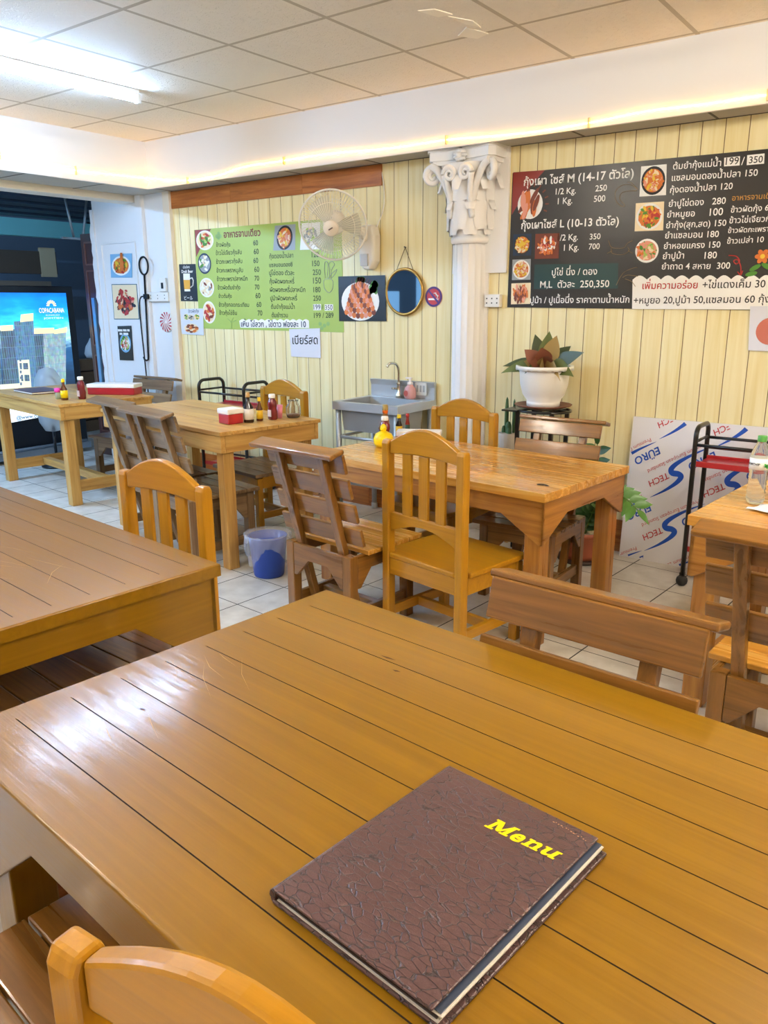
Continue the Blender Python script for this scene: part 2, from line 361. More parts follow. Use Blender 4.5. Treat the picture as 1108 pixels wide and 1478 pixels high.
mb.lathe([(0, -.02), (.018, -.012), (.022, 0), (.016, .012), (0, .018)], 12, (cxx, YW-.185, 2.355))
struct(mb.build('trim_11', PL))

# ---- outside the open side: awning, beam, shops opposite
DK = mat('dark_outside', '#0c1118', .6); AWN = mat('awning_sheet', '#2c3f52', .5); TEAL = mat('teal_beam', '#7cc8ca', .5)
mb = MB()
for i in range(14): 
    x = -6.25-.25*i; mb.bx(x-.25, x, -14, 8, 2.52+(i % 2)*.03, 2.62)
struct(mb.build('trim_12', AWN))
struct(MB().bx(-9.62, -9.5, -14, 8, 2.30, 2.50).build('trim_13', TEAL))
struct(MB().bx(-11.9, -11.8, -14, 8, 0, 3.2).build('wall_outside', mat('street_wall', '#5a6c80', .6)))
for n_, (a_, b_) in enumerate(((-9.6, -8.3), (-7.5, -6.9))):
    struct(MB().bx(-11.8, -11.77, a_, b_, .3, 1.75 if n_ else 2.2).build('window_%d' % (n_+1), mat('lit_shopfront', '#6f9cc4', .3, emit=.5)))
struct(MB().bx(-12, -7.02, 7.9, 8, 0, 3.2).build('wall_far', DK))
# dark wooden folding door panel beside the white wall
DW = mat('door_brown', '#4a2f2c', .35, coat=.3)
d = struct(MB().bx(-7.05, -6.76, 4.63, 4.67, 0, 2.14).build('door_1', DW, bevel=.003))
mb = MB()
for z0, z1 in ((1.86, 2.06), (1.1, 1.8), (.25, 1.0)):
    for a, b2 in (((-6.99, z0), (-6.86, z0)), ((-6.99, z1), (-6.86, z1)), ((-6.99, z0), (-6.99, z1)), ((-6.86, z0), (-6.86, z1))):
        mb.bar((a[0], 4.628, a[1]), (b2[0], 4.628, b2[1]), .014, .014, (0, 1, 0))
mb.build('door_moulding', mat('door_moulding_brown', '#6f4b44', .3, coat=.4), d)
MB().bx(-6.93, -6.885, 4.605, 4.629, .3, 1.55).build('door_glass_strip', mat('blue_glass', '#6c9cc4', .1, .2), d)
mb = MB(); rnd = random.Random(3); pts = []
for i in range(40): pts.append((-6.74-rnd.random()*.03, 2.33*i/39))
mb.prism(pts+[(-6.70, 2.33), (-6.70, 0)], 'xz', 4.55, 4.62)
struct(mb.build('trim_14', WHITE))
struct(MB().bx(-6.79, -6.72, 4.62, 4.7, 0, 2.55).build('trim_15', DW))

# ================================================================== LAMPS
def tube_lamp(label, loc, length, colour, strength, rz=90, group=None):
    t = thing('fluorescent_lamp', label, 'ceiling lamp', loc, rz, group); L = length/2
    MB().bx(-L, L, -.022, .022, -.03, 0).build('batten', mat('batten_white', '#e8eef2', .4), t, .004)
    for s in (-1, 1): MB().bx(s*L-.012, s*L+.012, -.018, .018, -.075, -.02).build('lamp_holder', mat('batten_white'), t, .003)
    em = bpy.data.materials.get('tube_%s' % colour) or mat('tube_%s' % colour, colour, .5, emit=strength)
    MB().tube([(-L+.012, 0, -.055), (L-.012, 0, -.055)], .0145, 14).build('glass_tube', em, t)
    return t
tube_lamp('glowing cool white fluorescent tube on the ceiling at upper left', (-4.31, 2.72, CEIL), 1.2, '#b2d6ff', LAMP_COOL)
for lx, ly in ((.2, 2.3), (1.3, 2.3), (1.7, .4), (-1.2, -1.2), (-3.9, -.9), (-3.0, .85)):  # unseen tubes added to brighten the room and the back wall
    tube_lamp('added warm white fluorescent tube lamp on the ceiling, out of the picture', (lx, ly, CEIL), 1.2, '#fff4e2', LAMP_WARM_ADDED, group='added warm ceiling tubes out of view')
for ly in (1.9, -.2):  # invented tubes, never in view, added for bluish light on the open side
    tube_lamp('added unseen cool fluorescent tube lamp under the awning outside', (-6.9, ly, 2.52), 1.2, '#9ccbff', 480, group='added unseen awning tubes outside')
# warm light rope, sagging between its clips
rp_b = [(-5.572, 2.478), (-5.349, 2.445), (-5.093, 2.418), (-4.784, 2.42), (-4.468, 2.455), (-4.066, 2.457), (-3.659, 2.459), (-3.165, 2.438), (-2.73, 2.439), (-2.464, 2.425), (-2.137, 2.414), (-1.83, 2.42), (-1.529, 2.436), (-1.225, 2.43), (-.95, 2.431), (-.4, 2.42), (.2, 2.44), (.9, 2.42), (1.6, 2.44)]
rp_l = [(1.2, 2.49), (2.0, 2.475), (2.6, 2.495), (3.108, 2.492), (3.412, 2.477), (3.686, 2.459), (4.067, 2.468), (4.31, 2.474)]
t = thing('light_rope', 'glowing warm yellow light rope sagging along the white ceiling fascia', 'rope light', (XF+.007, YF-.007, 2.478))
O = Vector(t.location)
pp = rope_pts([Vector((XF+.007, y, z))-O for y, z in rp_l]+[Vector((x, YF-.007, z))-O for x, z in rp_b], 5)
MB().tube(pp, .0045, 8).build('glowing_tube', mat('rope_glow', '#ffc04e', .5, emit=ROPE), t)
CLIP = mat('clear_clip', '#d8c9a0', .3)
for x, z in rp_b[2:15:3]: MB().bx(x-.004-O.x, x+.004-O.x, -.009, .007, z-.025-O.z, z+.025-O.z).build('clip', CLIP, t)
for y, z in rp_l[3:7:2]: MB().bx(-.007, .009, y-.004-O.y, y+.004-O.y, z-.03-O.z, z+.03-O.z).build('clip', CLIP, t)
# torn paper left on a ceiling tile
mb = MB(); zc = CEIL-.004
for poly in ([(-2.235, 3.64), (-2.14, 3.56), (-2.10, 3.70), (-2.18, 3.73)], [(-2.20, 3.24), (-2.13, 3.27), (-2.10, 3.37), (-2.17, 3.36)], [(-2.13, 3.38), (-2.07, 3.50), (-2.085, 3.6), (-2.12, 3.52)]):
    mb.prism(poly, 'xy', zc, zc+.004)
tag(mb.build('torn_paper', mat('torn_white', '#f2eee2', .8)), 'torn scraps of white paper stuck to a ceiling tile', 'paper')

# ================================================================== TABLES
def plank_top(L, D, z, th, nb, wd_mat, end=.075, gap=.003, over=0):
    mb = MB(); x0, x1 = (-L/2+end, L/2-end) if end else (-L/2, L/2)
    for i in range(nb):
        a = -D/2+D*i/nb; mb.bx(x0+.0015, x1-.0015, a+gap/2, a+D/nb-gap/2, z-th, z-(.0006*((i*7) % 3)))
    mb.bx(x0+.01, x1-.01, -D/2+.01, D/2-.01, z-th+.002, z-.012, 1)
    if end:
        for s in (-1, 1): mb.bx(min(s*L/2, s*(L/2-end)), max(s*L/2, s*(L/2-end)), -D/2, D/2, z-th, z)
    return mb
def groove_top(L, D, z, th, lines, end):
    c = .005; mb = MB(); g = .0012
    xs = [-L/2+c, -L/2+end, -L/2+end+.006, L/2-end-.006, L/2-end, L/2-c]
    ys = [(-D/2+c, 0)]
    for v in lines: ys += [(v-g, 0), (v, 1), (v+g, 0)]
    ys.append((D/2-c, 0)); nx = len(xs)
    vs = [(x, y, z-(.004 if (k and 2 <= i <= 3) else 0)) for (y, k) in ys for i, x in enumerate(xs)]
    for j in range(len(ys)-1):
        dark = ys[j][1] or ys[j+1][1]
        for i in range(nx-1):
            mb.f.append([j*nx+i, j*nx+i+1, (j+1)*nx+i+1, (j+1)*nx+i]); mb.mi.append(1 if dark and i == 2 else 0); mb.sm.append(False)
    mb.v = [Vector(p) for p in vs]
    top = [i for i in range(nx)]+[j*nx+nx-1 for j in range(1, len(ys))]+[(len(ys)-1)*nx+i for i in range(nx-2, -1, -1)]+[j*nx for j in range(len(ys)-2, 0, -1)]
    prev = top
    for (o, dz) in ((.7*c, .3*c), (c, c), (c, th)):
        ring = []
        for i in top:
            x, y, _ = vs[i]; sx = (x > 0)-(x < 0); xx = x+(o if abs(abs(x)-(L/2-c)) < 1e-6 else 0)*sx; yy = y+(o if abs(abs(y)-(D/2-c)) < 1e-6 else 0)*(1 if y > 0 else -1)
            mb.v.append(Vector((xx, yy, z-dz))); ring.append(len(mb.v)-1)
        for k in range(len(top)):
            k2 = (k+1) % len(top); mb.f.append([prev[k2], prev[k], ring[k], ring[k2]]); mb.mi.append(0); mb.sm.append(dz < th)
        prev = ring
    mb.f.append(prev[::-1]); mb.mi.append(0); mb.sm.append(False)
    return mb
GAP = mat('plank_gap', '#2a1a0c', .8)
def apron_poly(half, zt, zb, drop, run):
    """side view of an apron with gusset ends"""
    return [(-half, zt), (half, zt), (half, zb-drop), (half-.02, zb-drop), (half-run, zb), (-half+run, zb), (-half+.02, zb-drop), (-half, zb-drop)]
def make_table(label, loc, rz, L, D, H, wf, nb, kind='gusset', th=.038, end=.075, leg=.085, over=.014, stretch=True, group=None, zs=.14, ws=None, drop=.11, run=.21, lf=None):
    t = thing('dining_table', label, 'table', loc, rz, group)
    if isinstance(nb, list): groove_top(L, D, H, th, nb, end).build('tabletop', [wf('x'), GAP], t)
    else: plank_top(L, D, H, th, nb, wf, end, .002).build('tabletop', [wf('x'), GAP], t, .0015)
    ax, ay = L/2-over, D/2-over; zt = H-th
    for s in (-1, 1):
        if kind == 'gusset':
            for pl, half, off, nm in (('xz', ax, s*ay, 'x'), ('yz', ay, s*ax, 'y')):
                MB().prism(apron_poly(half, zt, zt-.085, drop, run), pl, off-.018 if s > 0 else off, off if s > 0 else off+.018).build('apron', (lf or wf)(nm), t, .003)
        else:
            a0, a1 = (ay-.03, ay) if s > 0 else (-ay, -ay+.03); MB().bx(-ax, ax, a0, a1, zt-.1, zt).build('apron', wf('x'), t, .003)
            a0, a1 = (ax-.03, ax) if s > 0 else (-ax, -ax+.03); MB().bx(a0, a1, -ay+.031, ay-.031, zt-.1, zt).build('apron', wf('y'), t, .003)
    ix, iy = (ax-.0185, ay-.0185) if kind == 'gusset' else (ax-.005, ay-.005)
    if kind != 'gusset': ix, iy = ax-.031, ay-.031
    for sx in (-1, 1):
        for sy in (-1, 1):
            xa, xb = sorted((sx*ix, sx*(ix-leg))); ya, yb = sorted((sy*iy, sy*(iy-leg)))
            MB().bx(xa, xb, ya, yb, 0, zt-.001).build('leg', (lf or wf)('z'), t, .004)
    if stretch:
        ws = ws or wf
        for sx in (-1, 1):
            xa, xb = sorted((sx*(ix-.03), sx*(ix-.065)))
            MB().bx(xa, xb, -iy+leg+.001, iy-leg-.001, zs-.045, zs+.045).build('stretcher', ws('y'), t, .003)
        MB().bx(-ix+.066, ix-.066, -.03, .03, zs-.03, zs+.03).build('stretcher', ws('x'), t, .003)
    return t
def placed(P, rz, L, D, corner):
    """centre of a table from one top corner (corner = signs of that corner in the table's own axes)"""
    a = R(rz); lx, ly = corner[0]*L/2, corner[1]*D/2
    return (P[0]-(lx*math.cos(a)-ly*math.sin(a)), P[1]-(lx*math.sin(a)+ly*math.cos(a)), 0)
T1 = make_table('large glossy honey yellow plank table in the foreground holding the menu folder', placed((-1.305, 1.497), -5.3, 1.64, .965, (-1, 1)), -5.3, 1.64, .965, .75, gold, [-.375, -.267, -.159, -.053, .051, .158, .264, .371], end=.05, zs=.375, ws=orange_wood, drop=.2, run=.27)
def wear(t, H, pts, dents=()):
    mb = MB(); rn = random.Random(len(pts))
    for (x0, y0, x1, y1) in pts:
        a, b2 = Vector((x0, y0, H+.0003)), Vector((x1, y1, H+.0003)); m_ = (a+b2)/2+Vector((rn.uniform(-.02, .02), rn.uniform(-.01, .01), 0)); w_ = rn.uniform(.0003, .0007); d_ = (b2-a).normalized(); sd = Vector((-d_.y, d_.x, 0))*w_
        mb.add([a, m_-sd, b2, m_+sd], [(0, 1, 2, 3)])
    mb.build('scratch_pattern', mat('scratch_pale', '#c39a55', .6), t)
    if dents:
        mb = MB()
        for x, y, l in dents: mb.add([(x-l, y, H+.0004), (x, y-.003, H+.0004), (x+l, y+.003, H+.0004), (x, y+.004, H+.0004)], [(0, 1, 2, 3)])
        mb.build('dent_pattern', mat('dent_dark', '#4a2a08', .7), t)
wear(T1, .75, [(-.73, .02, -.60, -.02), (-.72, .05, -.62, .03), (-.70, .0, -.55, -.09), (-.66, .07, -.52, -.02), (-.74, -.05, -.66, -.1), (-.6, -.2, -.5, -.24), (-.64, -.27, -.55, -.3)], [(-.415, .275, .022), (-.36, .24, .01), (-.62, -.2, .008)])
T2 = make_table('honey yellow plank table at the left edge with scratched top', placed((-1.70, 1.475), -5.5, 1.62, .96, (1, 1)), -5.5, 1.62, .96, .75, gold, [-.32, -.215, -.109, -.01, .095, .2, .307, .402], end=.05, drop=.2, run=.27)
wear(T2, .75, [(.12, -.02, .5, .12), (.2, .0, .42, .08), (.25, -.06, .5, .02), (.3, .12, .55, .17), (.1, .1, .3, .16), (.38, -.12, .55, -.1), (-.05, .2, .1, .28), (.45, .18, .6, .05)])
T3 = make_table('glossy amber slatted table in the middle with yellow pot and ketchup', placed((-1.335, 2.93), -5.8, 1.45, .79, (1, -1)), -5.8, 1.45, .79, .72, amber, 11, end=0, leg=.08, stretch=False, lf=amber_dark)
mb = MB(); a = R(-5.8)
U = Vector((1, 0, 0)); V = Vector((0, 1, 0))
put_text(mb, '6', (.60, -.225, .7206), V*-1, U, 0, size=.075, hs=1, bold=.05)
mb.build('painted_number', mat('black_marker', '#20150c', .5), T3)
T4 = make_table('raw pine table with soy bottle and red tissue box by the plank wall', placed((-3.225, 2.85), -9, 1.45, .72, (1, -1)), -9, 1.45, .72, .815, pine, 9, 'plain', th=.022, end=0, leg=.07, over=.012, stretch=False)
T5 = make_table('raw pine table at far left in front of the lit advert box', placed((-5.30, 3.165), -8, 1.42, .77, (1, -1)), -8, 1.42, .77, .785, pine, 9, 'plain', th=.022, end=0, leg=.08, over=.012)
T6 = make_table('amber slatted table at the right edge carrying a water bottle', placed((-.735, 2.835), -5, 1.3, .8, (-1, -1)), -5, 1.3, .8, .75, amber, 11, end=0, leg=.08, lf=amber_dark)

# ================================================================== CHAIRS (rear at y=0, facing +y)
def arch(x0, x1, zb, zt, rise, k=14):
    return [(x0+(x1-x0)*i/k, zt+rise*math.sin(math.pi*i/k)) for i in range(k+1)]
def make_yellow_chair(label):
    t = thing('dining_chair', label, 'chair'); w = .2375
    for s in (-1, 1):
        xa, xb = sorted((s*w, s*(w-.042)))
        mb = MB(); mb.prism([(-.002, 0), (.044, 0), (.04, .905), (.034, .922), (.006, .922), (-.002, .905)], 'yz', xa, xb); mb.build('rear_leg', gold2('z'), t, .006)
        MB().bx(xa, xb, .38, .42, 0, .38).build('front_leg', gold2('z'), t, .005)
    cw = w-.0425
    crest = [(-cw, .86), (cw, .86)]+arch(-cw, cw, 0, .918, .068)[::-1]
    MB().prism([(-cw, .862)]+[(x, .862+.012*math.sin(math.pi*(x+cw)/(2*cw))) for x in [-cw+2*cw*i/10 for i in range(1, 10)]]+[(cw, .862)]+arch(-cw, cw, 0, .918, .068)[::-1], 'xz', .008, .034).build('crest_rail', gold2('x'), t, .006)
    for i in range(3):
        xc = (i-1)*.098; MB().bx(xc-.027, xc+.027, .014, .028, .595, .872).build('back_slat', gold2('z'), t, .003)
    MB().prism([(-cw, .598)]+[(x, .51+.05*math.sin(math.pi*(x+cw)/(2*cw))) for x in [-cw+2*cw*i/12 for i in range(13)]]+[(cw, .598)], 'xz', .01, .034).build('lower_rail', gold2('x'), t, .004)
    MB().prism([(-w+.043, .0), (w-.043, 0), (w-.043, .045), (w+.012, .045), (w+.012, .44), (-w-.012, .44), (-w-.012, .045), (-w+.043, .045)], 'xy', .388, .412).build('seat', gold2('x'), t, .006)
    mb = MB(); mb.bx(-cw, cw, .005, .027, .31, .387); mb.bx(-cw, cw, .39, .412, .31, .387)
    for s in (-1, 1): xa, xb = sorted((s*(w-.004), s*(w-.026))); mb.bx(xa, xb, .045, .379, .31, .387)
    mb.build('seat_frame', gold2('x'), t, .003)
    for s in (-1, 1):
        xa, xb = sorted((s*(w-.01), s*(w-.034))); MB().bx(xa, xb, .045, .379, .1, .145).build('stretcher', gold2('y'), t, .003)
    MB().bx(-w+.035, w-.035, .2, .225, .1, .145).build('stretcher', gold2('x'), t, .003)
    return t
def make_brown_chair(label, slats, wf=brown, seatm=None):
    t = thing('slat_back_chair', label, 'chair'); w = .215; seatm = seatm or wf
    for s in (-1, 1):
        xa, xb = sorted((s*w, s*(w-.05)))
        MB().bx(xa, xb, 0, .05, 0, .40).build('rear_leg', wf('z'), t, .004)
        MB().bx(xa, xb, .39, .44, 0, .398).build('front_leg', wf('z'), t, .004)
        xa, xb = sorted((s*(w-.001), s*(w-.02)))
        MB().prism([(.051, .398), (.389, .398), (.389, .24), (.37, .24), (.30, .325), (.14, .325), (.07, .24), (.051, .24)], 'yz', xa, xb).build('side_rail', wf('y'), t, .003)
        xc = s*(w-.075)
        MB().bar((xc, .125, .07), (xc, -.095, .885), .04, .032, (1, 0, 0)).build('back_post', wf('z'), t, .003)
        xa, xb = sorted((s*(w-.012), s*(w-.037))); MB().bx(xa, xb, .051, .389, .08, .135).build('stretcher', wf('y'), t, .003)
    cw = w-.051
    for y0, y1 in ((.002, .022), (.418, .438)):
        MB().prism([(-cw, .398), (cw, .398), (cw, .24), (cw-.02, .24), (cw-.1, .325), (-cw+.1, .325), (-cw+.02, .24), (-cw, .24)], 'xz', y0, y1).build('seat_rail', wf('x'), t, .003)
    MB().bx(-w+.038, w-.038, .2, .24, .09, .125).build('stretcher', wf('x'), t, .003)
    for i in range(4):
        y0 = .085+i*.095; MB().bx(-.25, .25, y0, y0+.091, .40, .422).build('seat_slat', seatm('x'), t, .004)
    dz = Vector((0, -.22, .815)).normalized(); nn = Vector((0, dz.z, -dz.y))      # along the post, and forward out of it
    for (zc, hgt, wid) in slats:
        k = (zc-.07)/.815; c = Vector((0, .125-.22*k, zc))+nn*.026
        MB().bar(c-dz*hgt/2, c+dz*hgt/2, wid, .018, (1, 0, 0)).build('back_slat', wf('x'), t, .004)
    c = Vector((0, -.115, .888))
    MB().bar(c-Vector((.265, 0, 0)), c+Vector((.265, 0, 0)), .085, .02, Vector((0, .965, .26))).build('top_cap', wf('x'), t, .006)
    return t
FOUR = [(.83, .09, .50), (.715, .092, .50), (.60, .088, .51), (.485, .085, .52)]
WIDE = [(.838, .10, .50), (.70, .10, .51), (.56, .10, .50)]
NARROW = [(.843, .072, .50), (.735, .078, .52), (.625, .078, .50), (.51, .078, .50)]
LOWS = [(.825, .10, .50), (.70, .105, .50), (.565, .105, .50)]
yc = make_yellow_chair('honey yellow arched chair with its back to us at the middle table')
yc.location = (-1.775, 2.655, 0); yc.rotation_euler = (0, 0, R(-10))
c2 = dup(yc, 'honey yellow arched chair just behind the left foreground table', (-2.165, 1.665, 0), 178)
dup(yc, 'honey yellow arched chair between the middle table and the sink', (-2.295, 3.90, 0), 180-9, (1, 1, .975))
c4 = dup(yc, 'honey yellow arched chair behind the pine table, beside the black trolley', (-3.80, 3.985, 0), 180-10, (1.07, 1.05, 1.0))
dup(yc, 'honey yellow arched chair seen from above at the bottom left corner', (-.375, .305, 0), 4)
for c_, m_ in ((c2, brown('x')), (c4, grey_wood('x'))):      # these two have worn plank seats
    for ch in list(c_.children):
        if ch.name.split('.')[0] == 'seat': bpy.data.objects.remove(ch)
    mb = MB()
    for i in range(4): mb.bx(-.245, .245, .046+i*.099, .046+i*.099+.096, .388, .412)
    mb.build('seat', m_, c_, .003)
bc = make_brown_chair('brown slatted chair beside the blue bin, back towards us', FOUR, brown, amber)
bc.location = (-2.288, 2.565, 0); bc.rotation_euler = (0, 0, R(-5.5))
gc = make_brown_chair('weathered slatted chair at the near side of the pine table, nearer of two', FOUR, grey_wood)
gc.location = (-3.63, 2.80, 0); gc.rotation_euler = (0, 0, R(-10)); gc.scale = (1, 1, 1.03)
dup(gc, 'weathered slatted chair at the near side of the pine table, further of two', (-4.16, 2.95, 0), -10, (1, 1, 1.03))
dup(gc, 'weathered slatted chair behind the far left pine table, before the white wall', (-5.74, 4.285, 0), 180+2, (1.05, 1, .965))
wc = make_brown_chair('broad backed brown chair across the foreground table, facing us', WIDE, brown)
wc.location = (-.583, 1.47, 0); wc.rotation_euler = (0, 0, R(180-3.5)); wc.scale = (1, 1, .975)
nc = make_brown_chair('brown slatted chair behind the middle table below the white flower pot', NARROW, brown)
nc.location = (-1.715, 3.845, 0); nc.rotation_euler = (0, 0, R(181)); nc.scale = (.93, 1, .985)
lc = make_brown_chair('brown slatted chair with orange seat at the right edge table', LOWS, brown, amber)
lc.location = (-.285, 2.345, 0); lc.rotation_euler = (0, 0, R(-4)); lc.scale = (1, 1, .985)
dup(wc, 'brown slatted chair with only its seat showing under the foreground table, bottom left', (-1.012, .165, 0), -5.3)

t = thing('bench', 'dark glossy plank bench tucked under the left foreground table', 'bench', (-2.47, .965, 0), -5)
for i in range(5): MB().bx(-.55, .55, -.27+i*.109, -.27+i*.109+.105, .40, .425).build('seat_plank', brown('x'), t, .003)
for sx in (-1, 1):
    for sy in (-1, 1): MB().bx(sx*.48-.03, sx*.48+.03, sy*.21-.03, sy*.21+.03, 0, .399).build('leg', brown('z'), t, .003)
    MB().bx(sx*.48-.02, sx*.48+.02, -.179, .179, .32, .398).build('rail', brown('y'), t, .003)

# ================================================================== MENU FOLDER
LE = mat('maroon_leather', '#4b2a2a', .36, coat=.2)
def leather():
    n = LE.node_tree; b = n.nodes['Principled BSDF']; tc = n.nodes.new('ShaderNodeTexCoord')
    mp = n.nodes.new('ShaderNodeMapping'); mp.inputs['Scale'].default_value = (.8, 1.6, 1); mp.inputs['Rotation'].default_value = (0, 0, .7); n.links.new(tc.outputs['Object'], mp.inputs['Vector'])
    nz = n.nodes.new('ShaderNodeTexNoise'); nz.inputs['Scale'].default_value = 22; nz.inputs['Detail'].default_value = 4; n.links.new(mp.outputs[0], nz.inputs['Vector'])
    mx = mix_n(n, .02, mp.outputs[0], nz.outputs['Color'])
    vo = n.nodes.new('ShaderNodeTexVoronoi'); vo.feature = 'DISTANCE_TO_EDGE'; vo.inputs['Scale'].default_value = 62; n.links.new(mx, vo.inputs['Vector'])
    rp = n.nodes.new('ShaderNodeValToRGB'); rp.color_ramp.elements[1].position = .055; n.links.new(vo.outputs['Distance'], rp.inputs['Fac'])
    n2 = n.nodes.new('ShaderNodeTexNoise'); n2.inputs['Scale'].default_value = 500; n.links.new(tc.outputs['Object'], n2.inputs['Vector'])
    h = math_n(n, 'ADD', rp.outputs[0], math_n(n, 'MULTIPLY', n2.outputs['Fac'], .35))
    bp = n.nodes.new('ShaderNodeBump'); bp.inputs['Strength'].default_value = .7; bp.inputs['Distance'].default_value = .002; n.links.new(h, bp.inputs['Height']); n.links.new(bp.outputs[0], b.inputs['Normal']); n.links.new(bp.outputs[0], b.inputs['Coat Normal'])
    n.links.new(mix_n(n, rp.outputs[0], lin('#1f1517'), lin('#543a38')), b.inputs['Base Color'])
leather()
t = thing('menu_folder', 'thick maroon leather menu folder with yellow lettering on the foreground table', 'menu', (-.463, .757, .7505), -6)
MB().bx(-.136, .142, -.186, .186, 0, .005).build('back_cover', LE, t, .002)
MB().prism([(-.139, 0.0015), (-.133, .0), (-.131, .021), (-.136, .0215), (-.141, .017), (-.143, .01)], 'xz', -.184, .186, sm=True).build('spine', LE, t)
PG = [mat('page_paper', '#d9d2c8', .35), mat('page_blue', '#3a4356', .3), mat('page_pink', '#c99a92', .35), mat('page_dark', '#2a2222', .3)]
for i, k in enumerate((0, 1, 0, 3, 0, 1)): MB().bx(-.13, .134-.004*(i % 2)+.001*i, -.182+.002*(i % 3), .182, .0052+.002*i, .0068+.002*i).build('page', PG[k], t)
mb = MB(); mb.prism([(-.138, .0175), (.128, .0182), (.1285, .0222), (-.134, .0225)], 'xz', -.185, .186); fc = mb.build('front_cover', LE, t, .002)
mb = MB(); U, V = Vector((.995, 0, 0.0)), Vector((0, 1, 0)); 
YF_ = mat('yellow_foil', '#f2d408', .35)
def letter(polys, x0, e=None):
    mb = MB(); k = .036; O = Vector((-.006, .098, .02285))
    def P(x, y): x += x0; return O+Vector((1, .05, 0))*((x+.28*y)*k)+Vector((0, y*k, 0))
    for i, po in enumerate(polys): mb.add([P(x, y)+Vector((0, 0, .00004*i)) for x, y in po], [list(range(len(po)))])
    if e:
        vs, fs = glyphs('e', .03); xm = min(v[0] for v in vs); mb.add([P((x-xm)*1.05, y*1.05) for x, y in vs], fs)
    mb.build('letter', YF_, fc)
def rc(a, b2, c, d_): return [(a, c), (b2, c), (b2, d_), (a, d_)]
letter([rc(.09, .25, 0, .72), rc(.75, .93, 0, .72), [(.12, .72), (.34, .72), (.58, .26), (.5, .05), (.42, .12)], [(.5, .05), (.58, .26), (.78, .72), (.93, .72), (.6, .05)], rc(0, .36, 0, .1), rc(.66, 1.03, 0, .1), rc(0, .2, .62, .72), rc(.85, 1.03, .62, .72)], 0)
letter([], 1.08, True)
narch = [(.22, .30), (.3, .37), (.38, .38), (.43, .33), (.43, 0), (.6, 0), (.6, .36), (.55, .48), (.45, .53), (.33, .5), (.22, .42)]
letter([rc(.07, .24, 0, .52), rc(0, .32, 0, .09), rc(0, .2, .43, .52), narch, rc(.36, .68, 0, .09)], 1.66)
letter([[(.67-x, .52-y) for x, y in po] for po in ([rc(.07, .24, 0, .52), rc(-.02, .2, .43, .52), rc(.0, .24, 0, .09), narch, rc(.42, .68, 0, .09)])], 2.36)
mb = MB(); rn = random.Random(1)
for k in range(14):
    x = .062+.0042*k; y = .1735-.0004*k+rn.uniform(-.0015, .0015); w_ = rn.uniform(.001, .0035); mb.add([(x, y, .0229), (x+w_, y-.001, .0229), (x+w_*1.3, y+.001, .0229), (x+.001, y+.0016, .0229)], [(0, 1, 2, 3)])
mb.build('worn_edge', mat('worn_tan', '#b48a6a', .7), fc)
# ================================================================== WALL SIGNS
Y0 = YW
UX, VZ = Vector((1, 0, 0)), Vector((0, 0, 1))
C = {'w': mat('print_white', '#f3f1ea', .5), 'k': mat('print_black', '#1b1b1b', .5), 'r': mat('print_red', '#b5312a', .5), 'o': mat('print_orange', '#d9772f', .5),
     'b': mat('print_brown', '#7a3a20', .5), 'g': mat('print_green', '#4f8a2c', .5), 'y': mat('print_yellow', '#e8c23a', .5), 'c': mat('print_cream', '#efdcb4', .5), 'n': mat('print_navy', '#20324a', .5),
     't': mat('print_teal', '#1f3e40', .4), 'p': mat('print_pink', '#e39a80', .5), 'h': mat('print_grey', '#9aa0a2', .5), 'l': mat('print_leaf', '#a9c95e', .5), 'd': mat('print_dark', '#33302b', .35), 'v': mat('print_violet', '#6f5aa0', .5), 's': mat('print_sky', '#7fb2d6', .5)}
CK = list(C); CI = {k: i for i, k in enumerate(CK)}; CL = [C[k] for k in CK]
def P4(c, f=None): return [onwall(*((f(*p)) if f else p)) for p in c]
def quad(mb, pts, y, mi): mb.add([(p.x, y, p.z) for p in pts], [[3, 2, 1, 0]], mi)
def food(pts, y, bg, plate, pal, seed, parent, name='photo', blobs=34, shape=(.78, .72), prawn=False):
    """a printed picture of a dish: backdrop, plate and overlapping pieces of food"""
    rn = random.Random(seed); mb = MB(); a, b2, c, d_ = pts
    ce = (a+b2+c+d_)/4; hw = ((b2-a).length+(c-d_).length)/4; hh = ((d_-a).length+(c-b2).length)/4
    Ux = ((b2-a)+(c-d_)).normalized(); Vx = ((a-d_)+(b2-c)).normalized(); ce = Vector((ce.x, y, ce.z))
    quad(mb, pts, y, CI[bg]); L = Vector((0, -.0004, 0)); i = 1
    if plate:
        ell(mb, ce+L*i, Ux, Vx, hw*(shape[0]+.12), hh*(shape[1]+.14), CI[plate], 28); i += 1
        ell(mb, ce+L*i, Ux, Vx, hw*shape[0]*.96, hh*shape[1]*.96, CI[pal[0]], 24); i += 1
    for k in range(int(blobs*1.8)):
        r = math.sqrt(rn.random()); th = rn.random()*6.28; x, z = r*math.cos(th)*hw*shape[0]*.85, r*math.sin(th)*hh*shape[1]*.85
        s = min(hw, hh)*(.07+.13*rn.random()); rot = rn.random()*3.14
        if prawn: s *= 1.25; rot = 1.57+(rn.random()-.5)*1.1
        ell(mb, ce+L*(i+k*.15)+Ux*x+Vx*z, Ux, Vx, s*(1.7 if prawn else 1.25), s*(.5 if prawn else .6), CI[rn.choice(pal)], 10, rot)
    return mb.build(name, CL, parent)
def board(name, label, cat, pts, colour, th=.006, y0=.0005):
    ctr = (pts[0]+pts[1]+pts[2]+pts[3])/4; t = thing(name, label, cat, (0, 0, 0)); mb = MB()
    mb.add([(p.x, YW-y0, p.z) for p in pts]+[(p.x, YW-th, p.z) for p in pts], [(0, 1, 2, 3), (7, 6, 5, 4), (0, 4, 5, 1), (1, 5, 6, 2), (2, 6, 7, 3), (3, 7, 4, 0)])
    mb.build('panel', colour, t); return t
